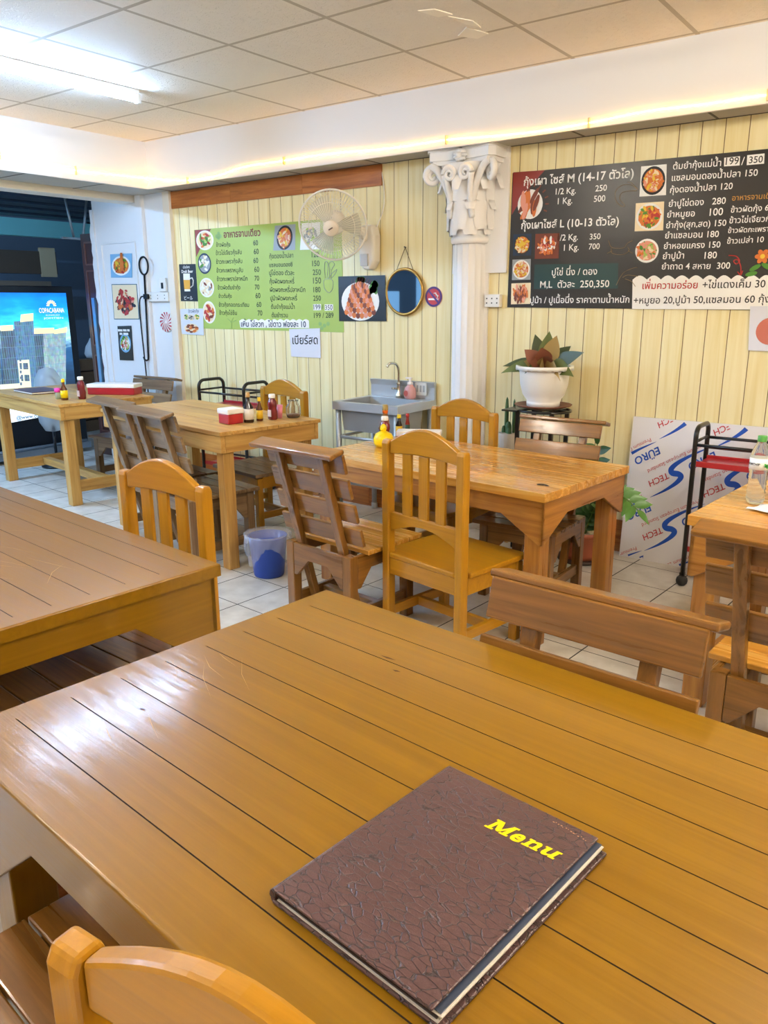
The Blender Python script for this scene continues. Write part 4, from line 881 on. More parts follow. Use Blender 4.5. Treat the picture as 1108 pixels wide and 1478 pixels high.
mb.add(vs, [(0, 1, 5, 4), (1, 2, 6, 5), (2, 3, 7, 6), (3, 0, 4, 7), (4, 5, 6, 7)]); mb.build('basin', STB, t)
mb = MB(); mb.prism([(d1-.02, zt), (d1, zt), (d1, zt+.12), (d1-.035, zt+.12), (d1-.02, zt+.08)], 'yz', -w, w); mb.build('backsplash', ST, t, .003)
for sx in (-1, 1):
    for sy in (d0+.03, d1-.03): 
        mb = MB(); mb.tube([(sx*(w-.03), sy, .0), (sx*(w-.03), sy, zt-.05)], .019, 14); lg = mb.build('leg', STB, t)
        MB().lathe([(.015, 0), (.023, .004), (.023, .04), (.019, .045)], 14, (sx*(w-.03), sy, 0)).build('foot', ST, lg)
for (a, b2) in (((-w+.03, d0+.03), (w-.03, d0+.03)), ((-w+.03, d0+.03), (-w+.03, d1-.03)), ((w-.03, d0+.03), (w-.03, d1-.03))):
    for zz in (.6, .28): MB().tube([(a[0], a[1], zz), (b2[0], b2[1], zz)], .011, 10).build('cross_rail', ST, t)
mb = MB(); tx, ty = -.01, d1-.045; mb.lathe([(.022, zt), (.022, zt+.02), (.014, zt+.03), (.014, zt+.09), (.017, zt+.1), (.012, zt+.11)], 16, (tx, ty, 0))
mb.tube(rope_pts([(tx, ty, zt+.1), (tx, ty, zt+.19), (tx-.01, ty-.02, zt+.235), (tx-.03, ty-.065, zt+.24), (tx-.04, ty-.085, zt+.215)], 5), .009, 10)
tp = mb.build('tap', mat('chrome', '#c9c4b6', .15, 1), t)
mb = MB(); mb.tube([(tx, ty, zt+.06), (tx-.035, ty-.015, zt+.065)], .007, 8); mb.lathe([(0, -.008), (.014, -.006), (.014, .006), (0, .008)], 12, (tx-.035, ty-.015, zt+.065)); mb.build('tap_handle', MATS['chrome'], tp)
mb = MB(); mb.bx(.125, .215, d1-.037, d1-.0255, zt+.028, zt+.112); mb.build('label_plate', mat('sticker_white', '#cfd2cf', .5), t)
mb = MB()
for k in range(3): mb.bx(.137+.026*k, .152+.026*k, d1-.0385, d1-.0368, zt+.05, zt+.095)
mb.build('label_print', C['h'], t)
SX, SY = -3.19, 4.31
t = thing('soap_bottle', 'pink hand soap pump bottle on the sink rim', 'soap bottle', (SX+.105, SY+.165, .8455))
MB().lathe([(.03, 0), (.043, .01), (.046, .04), (.04, .075), (.024, .092), (.02, .1)], 20, sy=.75).build('bottle', mat('soap_pink', '#e9a9a2', .25, trans=.25), t)
mb = MB(); mb.lathe([(.02, .1), (.02, .116), (.008, .118), (.008, .14)], 14); mb.bx(-.035, .012, -.008, .008, .138, .15); mb.build('pump', mat('pump_white', '#efe6e0', .4), t, .002)
mb = MB(); ell(mb, (-.012, -.0362, .042), UX, VZ, .018, .02, 0, 16); mb.build('label_mark', mat('soap_mark', '#b8584e', .5), t)

# ================================================================== TROLLEYS
BT = mat('black_tube', '#211e1b', .3, .3, coat=.3); RS = mat('red_shelf', '#a82024', .3, coat=.3)
def make_trolley(label, loc, L, D, H):
    t = thing('serving_trolley', label, 'trolley', loc)
    for s in (-1, 1):
        x = s*L/2; rr = .05
        pts = [(x, -D/2, .06), (x, -D/2, H-rr)]+[(x, -D/2+rr-rr*math.cos(a), H-rr+rr*math.sin(a)) for a in [R(15*i) for i in range(1, 7)]]+[(x, D/2-rr+rr*math.sin(a), H-rr+rr*math.cos(a)) for a in [R(15*i) for i in range(0, 6)]]+[(x, D/2, H-rr), (x, D/2, .06)]
        MB().tube(pts, .0125, 12).build('end_frame', BT, t)
        for y in (-D/2, D/2):
            cs = MB().lathe([(0, 0), (.018, .004), (.028, .016), (.031, .03), (.028, .044), (.018, .055), (0, .06)], 16, (x, y, 0)).build('caster', mat('caster_rubber', '#2a2826', .6), t)
            MB().bx(x-.013, x+.013, y-.01, y+.01, .056, .075).build('caster_fork', BT, cs)
        MB().tube([(x, -D/2, H-.075), (x, D/2, H-.075)], .008, 8).build('side_rail', BT, t)
    for y, z in ((D/2, H-.08), (-D/2, H-.09), (D/2, H-.055-.08), (D/2, .24)): MB().tube([(-L/2, y, z), (L/2, y, z)], .0085, 8).build('rail', BT, t)
    for z in (H-.2, .2):
        mb = MB(); mb.bx(-L/2+.008, L/2-.008, -D/2+.006, D/2-.006, z, z+.008); 
        for y in (-D/2+.004, D/2-.01): mb.bx(-L/2+.008, L/2-.008, y, y+.006, z-.006, z+.024)
        mb.build('shelf', RS, t, .003)
    return t
tr = make_trolley('black tube trolley with red shelves before the leaning white sheet', (-.815, 4.28, 0), .52, .23, .865)
dup(tr, 'black tube trolley with red shelves behind the pine table', (-4.75, 4.37, 0), 0, (1, 1.15, 1.03))
mb = MB(); rn = random.Random(5); nx = 9; vs = []
for i in range(nx):
    for j in range(6): vs.append(((i/8-.5)*.2, (j/5-.5)*.12, .012+.05*rn.random()*math.sin(math.pi*i/8)*math.sin(math.pi*(j+.5)/6)+.03*math.sin(math.pi*i/8)))
mb.add(vs, [(i*6+j, (i+1)*6+j, (i+1)*6+j+1, i*6+j+1) for i in range(nx-1) for j in range(5)], 0, True)
o = mb.build('cleaning_cloth', mat('pink_cloth', '#d06a9a', .8), loc=(-.72, 4.25, .212)); so = o.modifiers.new('s', 'SOLIDIFY'); so.thickness = .004
tag(o, 'crumpled pink cloth on the lower shelf of the right trolley', 'cloth')

# ================================================================== LEANING SHEET
import math as _m
t = thing('leaning_sheet', 'large white panel in printed protective film leaning on the plank wall', 'panel', (-1.535, 4.475, 0.0), 1)
t.rotation_euler = (R(-4.2), 0, R(-.8)); Wd, Hh = 1.1, .845
MB().bx(0, Wd, 0, .012, 0, Hh).build('sheet', mat('film_white', '#e8e4e4', .22, coat=.4), t)
mb = MB(); mbr = MB(); mr2 = MB(); rot = R(212); U = Vector((math.cos(rot), 0, math.sin(rot))); V = Vector((-math.sin(rot), 0, math.cos(rot)))
def inside(p): return .004 < p.x < Wd-.004 and .004 < p.z < Hh-.004
def clip_add(dst, vs, fs):
    ok = [inside(v) for v in vs]; keep = [f for f in fs if all(ok[i] for i in f)]
    if keep: dst.add(vs, keep)
def unit(o):
    for body, off, k, dst, b, sh in (('EÜRO', (0, 0), .062, mb, .022, .12), ('TECH', (.285, -.002), .050, mbr, .012, .12), ('Premium European Standard', (.02, -.066), .0315, mr2, 0, .1)):
        vs, fs = text2d(body, b, sh); clip_add(dst, [o+U*(off[0]+x*k)+V*(off[1]+y*k) for x, y in vs], fs)
    # swoosh S
    def band(pts, w0):
        vs = []; k = len(pts)
        for i, p in enumerate(pts):
            a = pts[max(i-1, 0)]; b2 = pts[min(i+1, k-1)]; d_ = (b2-a).normalized(); nrm = Vector((-d_.z, 0, d_.x)); ww = w0*math.sin(math.pi*min(max((i+.3)/(k-.4), 0), 1))**.9
            for sgn in (-1, 1): q = p+nrm*ww*sgn; vs.append(o+U*q.x+V*q.z)
        clip_add(mb, vs, [(2*i, 2*i+1, 2*i+3, 2*i+2) for i in range(k-1)])
    band(rope_pts([Vector((x, 0, y)) for x, y in ((.44, .088), (.35, .086), (.27, .074), (.228, .054), (.234, .032), (.262, .012), (.256, -.012), (.205, -.028), (.11, -.034), (.0, -.030))], 6), .017)
for o in ((.165, .685), (.475, .69), (.785, .67), (.15, .345), (.475, .365), (.79, .345), (.175, 1.02), (.49, 1.035), (.80, 1.02), (.15, .03), (.47, .04), (1.09, .65), (1.1, .33)):
    mb = MB(); mbr = MB(); mr2 = MB(); unit(Vector((o[0], -.0008, o[1])))
    if mb.f: mb.build('blue_lettering', mat('film_blue', '#1c4fb0', .4), t)
    if mbr.f: mbr.build('red_lettering', mat('film_red', '#c03a3c', .4), t)
    if mr2.f: mr2.build('small_lettering', mat('film_red', '#c03a3c', .4), t)

# ================================================================== PLANTS
def leaf(mb, base, d, up_, L, W, mi=0, droop=.3, fold=.25):
    base = Vector(base); d = Vector(d).normalized(); up_ = Vector(up_); sd = d.cross(up_).normalized(); up_ = sd.cross(d).normalized(); n = 7; vs = []
    for i in range(n+1):
        q = i/n; wv = W*math.sin(math.pi*q**.8)*(1-.15*q); c = base+d*(L*q)-Vector((0, 0, 1))*(droop*L*q*q)
        for s in (-1, 0, 1): vs.append(c+sd*(wv*s/2)+up_*(abs(s)*fold*wv/2))
    mb.add(vs, [(i*3+j, i*3+j+1, (i+1)*3+j+1, (i+1)*3+j) for i in range(n) for j in range(2)], mi, True)
# white scalloped pot on a stand
PX, PY = -2.03, 4.36
t = thing('plant_stand', 'black metal plant stand under the white scalloped pot', 'stand', (PX, PY, 0))
mb = MB(); 
for sx in (-1, 1):
    for sy in (-1, 1): mb.bx(sx*.11-.012, sx*.11+.012, sy*.11-.008, sy*.11+.008, 0, .855)
mb.build('leg', BT, t); mb = MB(); mb.tube([(.17*math.cos(2*math.pi*i/32), .14*math.sin(2*math.pi*i/32), .862) for i in range(32)], .008, 8, closed=True)
for sx in (-.1, 0, .1): mb.bx(sx-.01, sx+.01, -.12, .12, .856, .868)
mb.bx(-.16, .16, -.012, .012, .856, .868); mb.bx(-.2, -.1, -.15, .05, .858, .868); mb.build('top_ring', BT, t)
t = thing('plant_saucer', 'terracotta brown saucer under the white scalloped pot', 'saucer', (PX, PY, .8705)); MB().lathe([(.09, 0), (.13, .012), (.168, .022), (.172, .028), (.165, .028), (.12, .016), (0, .012)], 32).build('dish', mat('saucer_brown', '#7a4a34', .5), t)
t = thing('potted_plant', 'white scalloped pot with reddish green leaves on the stand by the wall', 'plant', (PX, PY, .8885)); WP = mat('white_plastic', '#ece9e2', .35)
MB().lathe([(0, .0), (.098, 0), (.1, .026), (.097, .03), (.125, .07), (.142, .13), (.147, .19), (.15, .205), (.147, .232), (.135, .232), (.13, .2), (0, .2)], 40).build('pot', WP, t)
mb = MB(); n = 80; vs = []
for j in range(n):
    a = 2*math.pi*j/n; sc_ = .008*abs(math.sin(a*11)); vs += [(.147*math.cos(a), .147*math.sin(a), .238), (.17*math.cos(a), .17*math.sin(a), .240), (.172*math.cos(a), .172*math.sin(a), .222-sc_)]
mb.add(vs, [q for j in range(n) for q in ((3*j, 3*j+1, 3*((j+1) % n)+1, 3*((j+1) % n)), (3*j+1, 3*j+2, 3*((j+1) % n)+2, 3*((j+1) % n)+1))], 0, True); o = mb.build('scalloped_rim', WP, t); so = o.modifiers.new('s', 'SOLIDIFY'); so.thickness = .004
MB().lathe([(0, .215), (.09, .213), (.136, .205)], 24).build('soil', mat('soil', '#4a352a', .9), t)
LM = [mat('leaf_olive', '#5f6b3a', .45), mat('leaf_red', '#84503c', .45), mat('leaf_tan', '#a58a52', .5), mat('leaf_dark', '#3c4a2c', .4)]
rn = random.Random(12); mb = MB()
for dx, dy, dz, L, W, mi, dr in ((-1, -.1, .35, .24, .045, 3, .35), (-.8, -.3, .2, .23, .05, 0, .4), (-1, .1, .12, .26, .04, 2, .15), (-.3, -.2, 1.3, .2, .055, 3, .05), (.1, 0, 1.4, .2, .06, 0, .0), (.35, -.1, 1.1, .21, .06, 2, .1), (1, -.1, .55, .24, .055, 3, .1), (.9, -.3, .3, .2, .06, 0, .5), (.75, -.6, .6, .2, .05, 2, .85), (-.3, -.8, .5, .15, .045, 0, .7), (.2, -.9, .6, .15, .055, 2, .6), (-.5, -.5, .9, .17, .055, 1, .2), (.1, -.5, .9, .17, .06, 1, .2), (.5, .4, .8, .2, .05, 3, .2), (-.5, .5, .7, .2, .05, 0, .3), (-.2, -.7, .6, .14, .05, 1, .4), (.4, -.6, .9, .14, .05, 1, .3)):
    leaf(mb, (dx*.03, dy*.03, .23), (dx, dy, dz), (.35, -.75, .55), L*1.05, W*1.9, mi, dr, .12)
    if mi == 1: leaf(mb, (dx*.03, dy*.03, .22), (dx*1.2, dy+.2, dz*.6), (.35, -.75, .55), L*.8, W*1.6, 2, .3)
mb.build('foliage', LM, t)
mb = MB(); 
for k in range(5): mb.tube([(.02*math.cos(k*1.3), .02*math.sin(k*1.3), .205), (.035*math.cos(k*1.3), .035*math.sin(k*1.3), .3)], .006, 6)
mb.build('stem', LM[1], t)
# cactus pot on a wooden stool
t = thing('plant_stool', 'pale wooden stool under the small cactus pot by the wall', 'stool', (-2.30, 4.40, 0))
MB().bx(-.1, .1, -.1, .1, .53, .55).build('stool_top', pine('x'), t, .004)
for sx in (-1, 1):
    for sy in (-1, 1): MB().bx(sx*.08-.012, sx*.08+.012, sy*.08-.012, sy*.08+.012, 0, .529).build('leg', pine('z'), t, .002)
t = thing('cactus_pot', 'small ribbed cream pot with a green cactus left of the plant stand', 'plant', (-2.275, 4.40, .551)); CPM = mat('cream_ceramic', '#d9cfc0', .45)
mb = MB(); n = 48; vs = [((.062 if k else .055)*(1+.03*math.cos(16*2*math.pi*j/n))*math.cos(2*math.pi*j/n), (.062 if k else .055)*(1+.03*math.cos(16*2*math.pi*j/n))*math.sin(2*math.pi*j/n), .145*k) for k in (0, 1) for j in range(n)]
mb.add(vs, [(j, (j+1) % n, n+(j+1) % n, n+j) for j in range(n)]+[list(range(n))[::-1]], 0, True); mb.lathe([(.062, .145), (.055, .145), (.052, .125), (0, .125)], 32); mb.build('pot', CPM, t)
CG = mat('cactus_green', '#3f5f34', .55); mb = MB()
def ribbed(mb, x, y, z0, h, r):
    mb.lathe([(r*.7, z0), (r, z0+h*.3), (r*.95, z0+h*.7), (r*.6, z0+h*.93), (0, z0+h)], 14, (x, y, 0))
ribbed(mb, -.018, 0, .12, .25, .013); ribbed(mb, .028, .01, .12, .24, .01); ribbed(mb, -.03, -.01, .12, .07, .014); ribbed(mb, .005, -.015, .12, .1, .02); ribbed(mb, .018, -.03, .12, .06, .016); mb.build('cactus', CG, t)
# zz plant in terracotta
t = thing('zz_plant', 'terracotta pot with arching glossy green stems behind the middle table', 'plant', (-1.70, 4.27, 0)); TCM = mat('terracotta', '#a5583a', .5)
MB().lathe([(.125, 0), (.135, .006), (.138, .02), (.125, .02)], 32).build('saucer', mat('saucer_dark', '#3d2a22', .6), t)
MB().lathe([(0, .012), (.1, .012), (.112, .05), (.128, .16), (.138, .165), (.14, .19), (.128, .19), (.122, .16), (0, .16)], 36).build('pot', TCM, t)
mb = MB(); rn = random.Random(2)
for k in range(60):
    q = math.sqrt(rn.random())*.11; th = rn.random()*6.28; r_ = .012+.006*rn.random(); mb.lathe([(0, -r_*.6), (r_*.8, -r_*.3), (r_, 0), (r_*.8, r_*.4), (0, r_*.6)], 8, (q*math.cos(th), q*math.sin(th), .168))
peb = mb.build('pebbles', mat('pebble', '#cbbd9f', .6), t); peb['kind'] = 'stuff'
ZG, ZL = mat('zz_stem', '#5c7a38', .4), mat('zz_leaf', '#4f8230', .4, coat=.1); ZD = mat('zz_leaf_dark', '#2f5522', .4, coat=.1)
for k, (pts, dk) in enumerate((([(.02, 0, .16), (.06, -.02, .32), (.16, -.08, .44), (.28, -.13, .45), (.37, -.16, .40)], 0), ([(0, .02, .16), (.02, .03, .35), (.05, .02, .52), (.06, .0, .70)], 1), ([(-.02, -.02, .16), (-.03, -.05, .28), (.0, -.08, .38)], 1), ([(.03, -.03, .16), (.06, -.05, .25), (.09, -.06, .34)], 1))):
    P = rope_pts(pts, 6); mb = MB(); mb.tube(P, [.009*(1-.6*i/len(P)) for i in range(len(P))], 8); st = mb.build('stem', ZG, t); mb = MB()
    for i in range(4, len(P)-1, 2):
        d_ = (P[i+1]-P[i-1]).normalized(); sd = d_.cross(Vector((0, -.6, 1))).normalized()
        for s in (-1, 1): leaf(mb, P[i], d_*.55+sd*s+Vector((0, 0, .15)), (.3, -.8, .6), .105, .058, 0, .15)
    leaf(mb, P[-1], d_, (0, -.4, 1), .1, .04, 0, .15); mb.build('leaflets', ZD if dk else ZL, st)

# ================================================================== BIN
t = thing('waste_bin', 'small blue bin with clear bag liner beside the pine table leg', 'bin', (-3.03, 2.985, 0))
MB().lathe([(0, .004), (.082, .0), (.086, .01), (.108, .23), (.112, .235), (.106, .235), (.083, .015), (0, .012)], 32).build('bin_body', mat('bin_blue', '#2347a8', .35), t)
mb = MB(); n = 56; vs = []; rn = random.Random(8)
jag = [.06+.055*math.sin(3*2*math.pi*j/n+.5)+.02*rn.random() for j in range(n)]
for k in range(7):
    q = k/6
    for j in range(n):
        a = 2*math.pi*j/n; w_ = .006*math.sin(a*13+k)+.004*rn.random()
        if k < 2: r_, z = .099-.012*(1-k), .19+.05*k
        else: r_, z = .118+.012*math.sin(q*3)+w_, .25-(k-2)/4*(jag[j]+.045)
        vs.append((r_*math.cos(a), r_*math.sin(a), z))
mb.add(vs, [(k*n+j, k*n+(j+1) % n, (k+1)*n+(j+1) % n, (k+1)*n+j) for k in range(6) for j in range(n)], 0, True)
mb.build('bag_liner', mat('clear_bag', '#dfe2ee', .25, trans=.2, alpha=.32), t)

# ================================================================== THINGS ON THE TABLES
REDP = mat('red_plastic', '#a81f28', .3, coat=.2); WPL = mat('lid_white', '#f0ece6', .4); KET = mat('ketchup_red', '#6e1519', .22, coat=.4); YEL = mat('yellow_plastic', '#f0cf0a', .3); GLS = mat('clear_glass', '#f4f6f4', .05, trans=.95, ior=1.3); DKS = mat('soy_dark', '#1d0d08', .12, coat=.4)
def tissue_box(label, loc, rz, w, d_, h, lip=.022, group=None):
    t = thing('condiment_box', label, 'box', loc, rz, group); MB().bx(-w/2, w/2, -d_/2, d_/2, 0, h-lip).build('box_body', REDP, t, .006)
    MB().bx(-w/2-.004, w/2+.004, -d_/2-.004, d_/2+.004, h-lip, h).build('lid', WPL, t, .005); return t
def ketchup(label, loc, s=1):
    t = thing('ketchup_bottle', label, 'sauce bottle', loc, 0, None, (s, s, s)); MB().lathe([(0, 0), (.028, 0), (.033, .006), (.034, .05), (.029, .068), (.033, .088), (.03, .11), (.018, .125), (.016, .13)], 22, sy=.75).build('bottle', KET, t)
    MB().lathe([(.019, .13), (.02, .133), (.02, .15), (.017, .153)], 18).build('cap', WPL, t); MB().bx(-.014, .014, -.0275, -.0255, .02, .06).build('label_print', mat('label_dark', '#d8c4c0', .5), t); return t
def small_bottle(name, label, loc, body, cap, lab, h=.13, r=.019, neck=.008):
    t = thing(name, label, 'sauce bottle', loc); MB().lathe([(0, 0), (r, 0), (r*1.03, .004), (r, h*.5), (neck, h*.7), (neck, h*.85)], 18).build('bottle', body, t)
    MB().lathe([(neck*1.25, h*.84), (neck*1.3, h*.86), (neck*1.1, h)], 14).build('cap', cap, t); MB().lathe([(r*1.05, h*.1), (r*1.05, h*.46)], 18).build('label_band', lab, t); return t
LB_ = mat('label_white', '#e4ded4', .5); YB = mat('label_yellow', '#e0b31c', .4)
z4 = .8155
tissue_box('square red and white box at the near corner of the pine table', (-3.435, 3.13, z4), -9, .105, .105, .088, .03)
t = small_bottle('soy_sauce_bottle', 'dark soy sauce bottle with printed label beside the red box', (-3.375, 3.215, z4), DKS, mat('cap_tan', '#b98f52', .4), LB_, .175, .03, .011)
small_bottle('mustard_bottle', 'small yellow labelled sauce bottle between the soy and ketchup', (-3.36, 3.29, z4), mat('seasoning_brown', '#5a2a0c', .15, coat=.4), YB, YB, .14, .02, .009)
ketchup('ketchup bottle with white cap on the pine table beside the glass jar', (-3.335, 3.375, z4))
t = thing('pink_cup', 'little pink plastic cup between ketchup and glass jar', 'cup', (-3.345, 3.445, z4)); MB().lathe([(0, .002), (.016, 0), (.021, .08), (.018, .08), (.014, .006), (0, .005)], 16).build('cup_body', mat('pink_plastic', '#e5899b', .35), t)
t = thing('glass_jar', 'round clear glass jar with a little brown chilli inside', 'jar', (-3.30, 3.52, z4)); MB().lathe([(0, 0), (.038, .0), (.046, .02), (.046, .065), (.03, .085), (.03, .098), (.034, .104), (.031, .106), (.026, .1), (.027, .084), (.043, .062), (.043, .02), (.036, .004), (0, .004)], 28).build('jar_body', GLS, t)
MB().lathe([(0, .005), (.035, .005), (.041, .018), (0, .02)], 20).build('contents', mat('chilli_brown', '#7a3d1e', .5), t)
z3 = .7205
ketchup('ketchup bottle behind the yellow pot on the middle table', (-2.60, 3.52, z3), 1.02)
t = thing('yellow_pot', 'bright yellow plastic apple shaped pot on the middle table', 'pot', (-2.55, 3.44, z3)); MB().lathe([(0, 0), (.042, 0), (.054, .02), (.056, .045), (.046, .072), (.022, .085), (.012, .09)], 26).build('pot_body', YEL, t)
mb = MB(); mb.lathe([(.014, .088), (.019, .1), (.017, .115), (.008, .125), (0, .128)], 16); mb.build('stopper', YEL, t)
mb = MB(); mb.tube([(-.02, 0, .085), (-.028, 0, .1), (-.02, 0, .118)], .005, 8); mb.build('spoon_handle', mat('handle_brown', '#6a3a1a', .4), t)
t = small_bottle('chilli_sauce_bottle', 'tall clear bottle with orange label behind the ketchup on the middle table', (-2.70, 3.66, z3), mat('chilli_oil', '#b8793a', .15, trans=.3), mat('cap_olive', '#a38a4a', .4), mat('label_orange', '#e06a1c', .4), .2, .024, .014)
MB().lathe([(.0165, .15), (.0165, .18)], 16).build('neck_label', MATS['label_orange'], t)
small_bottle('seasoning_bottle', 'small dark seasoning bottle with yellow cap on the middle table', (-2.70, 3.80, z3), DKS, YEL, YB, .125, .02, .01)
small_bottle('hot_sauce_bottle', 'tiny hot sauce bottle with red cap on the middle table', (-2.69, 3.875, z3), mat('sauce_red', '#8c2a1c', .2), mat('cap_red', '#a82018', .4), mat('label_green', '#2b4a34', .5), .125, .014, .009)
tissue_box('long red and white box behind the yellow arched chair', (-2.50, 3.72, z3), 28, .25, .09, .06, .03)
z5 = .7855
t = thing('menu_folder', 'closed maroon menu folder lying on the far left pine table', 'menu', (-6.22, 3.55, z5), -8); MB().bx(-.19, .19, -.13, .13, 0, .02).build('cover', mat('maroon_plain', '#4d2f3a', .4), t, .003); MB().bx(-.186, .192, -.132, .126, .005, .015).build('page', MATS['page_paper'], t)
t = thing('toothpick_jar', 'small clear jar with bright pink lid on the far left table', 'jar', (-5.63, 3.37, z5)); MB().lathe([(0, 0), (.021, 0), (.022, .05), (.018, .055)], 18).build('jar_body', mat('jar_haze', '#d9dfc0', .2, trans=.4), t); MB().lathe([(.025, .052), (.027, .055), (.027, .083), (0, .085)], 18).build('lid', mat('pink_lid', '#ea3d9a', .35), t)
small_bottle('seasoning_bottle', 'yellow labelled seasoning bottle beside the pink lidded jar', (-5.53, 3.36, z5), mat('seasoning_brown'), YEL, YEL, .16, .026, .011)
ketchup('ketchup bottle on the far left pine table', (-5.47, 3.47, z5), 1.12)
tissue_box('long red and white napkin box on the far left pine table', (-5.56, 3.83, z5), 28, .40, .15, .085, .03)
# right edge table
t = thing('water_bottle', 'clear plastic water bottle with green cap on the right edge table', 'bottle', (-.575, 3.15, .7505)); PET = mat('pet_clear', '#f2f5f2', .08, trans=.9, ior=1.2)
prof = [(0, .004), (.022, 0), (.03, .006), (.033, .02)]
for k in range(6): prof += [(.0335, .03+.016*k), (.031, .038+.016*k)]
prof += [(.034, .13), (.0345, .135), (.0345, .178), (.033, .19), (.025, .215), (.014, .238), (.0125, .25)]
MB().lathe(prof, 26).build('bottle', PET, t); MB().lathe([(0, .236), (.016, .238), (.0165, .24), (.0165, .258), (.015, .26), (0, .26)], 22).build('cap', mat('cap_green', '#4f9a45', .4), t)
lb = MB().lathe([(.0352, .135), (.0352, .178)], 26).build('label_band', mat('bottle_label', '#eef1ee', .35), t)
mb = MB()
vs, fs = text2d('NAMTHIP', .02); w_ = max(v[0] for v in vs)
mb.add([(.0356*math.sin(-1.25+x/w_*1.5), -.0356*math.cos(-1.25+x/w_*1.5), .152+y*.0125) for x, y in vs], fs); mb.build('lettering', C['k'], lb)
mb = MB()
for k in range(4): leaf(mb, (.024, -.027, .146+.005*k), (.5, -.5, .7-.5*k), (1, -1, 0), .024, .012, 0, 0)
mb.build('leaf_print', mat('leaf_bright', '#3aa33a', .4), lb)
t = thing('steel_tumbler', 'brushed steel tumbler cut off by the right edge', 'cup', (-.505, 3.24, .7505)); MB().lathe([(0, .002), (.034, 0), (.036, .01), (.043, .14), (.045, .143), (.041, .14), (.034, .012), (0, .01)], 28).build('cup_body', STB, t)
mb = MB(); vs = []; rn = random.Random(6); 
for i in range(12):
    for j in range(8): vs.append((-.11+.02*i, -.05+.0145*j+.01*math.sin(i*.7), .001+.012*(.5+.5*math.sin(i*1.3+j*.9))*rn.random()+.006*math.sin(math.pi*i/11)))
mb.add(vs, [(i*8+j, (i+1)*8+j, (i+1)*8+j+1, i*8+j+1) for i in range(11) for j in range(7)], 0, True); o = mb.build('napkin', mat('napkin_white', '#f0ede8', .8), loc=(-.46, 3.035, .752)); o.rotation_euler = (0, 0, R(-18)); so = o.modifiers.new('s', 'SOLIDIFY'); so.thickness = .001
tag(o, 'crumpled white napkin in front of the water bottle', 'napkin')

# ================================================================== LIT ADVERT BOX AND STREET SIDE
t = thing('advert_box', 'standing lit advert box with tower buildings on blue sky at left', 'sign', (-7.35, 0, 0)); BX = mat('box_black', '#0d141d', .35)
ya, yb2, z0_, z1_ = 3.30, 4.68, .02, 1.665
MB().bx(-.26, -.0, ya, yb2, .1, z1_).build('cabinet', BX, t, .008)
mb = MB(); mb.bx(-.3, .05, ya, yb2, .04, .1); mb.tube([(.055, ya+.03, .125), (.055, yb2-.05, .125)], .012, 8); mb.build('base_rail', mat('rail_grey', '#8d98a4', .35, .6), t)
for y in (ya+.1, yb2-.1, 3.84): MB().tube([(.0, y-.012, .03), (.0, y+.012, .03)], .03, 12).build('caster', MATS['caster_rubber'], t)
def screen_mat():
    m = bpy.data.materials.new('advert_sky'); m.use_nodes = True; n = m.node_tree; b = n.nodes['Principled BSDF']
    tc = n.nodes.new('ShaderNodeTexCoord'); sp = n.nodes.new('ShaderNodeSeparateXYZ'); n.links.new(tc.outputs['Object'], sp.inputs[0])
    nz = n.nodes.new('ShaderNodeTexNoise'); nz.inputs['Scale'].default_value = 4; nz.inputs['Detail'].default_value = 5; mp = n.nodes.new('ShaderNodeMapping'); mp.inputs['Scale'].default_value = (1, 1, 3.5); n.links.new(tc.outputs['Object'], mp.inputs['Vector']); n.links.new(mp.outputs[0], nz.inputs['Vector'])
    v = math_n(n, 'ADD', sp.outputs[2], math_n(n, 'MULTIPLY', math_n(n, 'SUBTRACT', nz.outputs['Fac'], .5), .35))
    rp = n.nodes.new('ShaderNodeValToRGB'); e = rp.color_ramp.elements; e[0].position = .36; e[0].color = lin('#101c2c'); e[1].position = 1.0; e[1].color = lin('#0a5cc0')
    for p, c in ((.5, '#1b3048'), (.66, '#24507a'), (.72, '#9fd0dc'), (.8, '#2fa8d8'), (.9, '#0f7ad2')): x = e.new(p); x.color = lin(c)
    n.links.new(math_n(n, 'DIVIDE', v, 1.62), rp.inputs['Fac']); n.links.new(rp.outputs[0], b.inputs['Emission Color']); b.inputs['Emission Strength'].default_value = 1.0; n.links.new(rp.outputs[0], b.inputs['Base Color']); return m
sy0, sy1 = ya+.05, yb2-.08
sc_ = MB().bx(0, .006, sy0, sy1, .40, 1.60).build('screen', screen_mat(), t)
def em(name, c, s=.9): return mat(name, c, .5, emit=s)
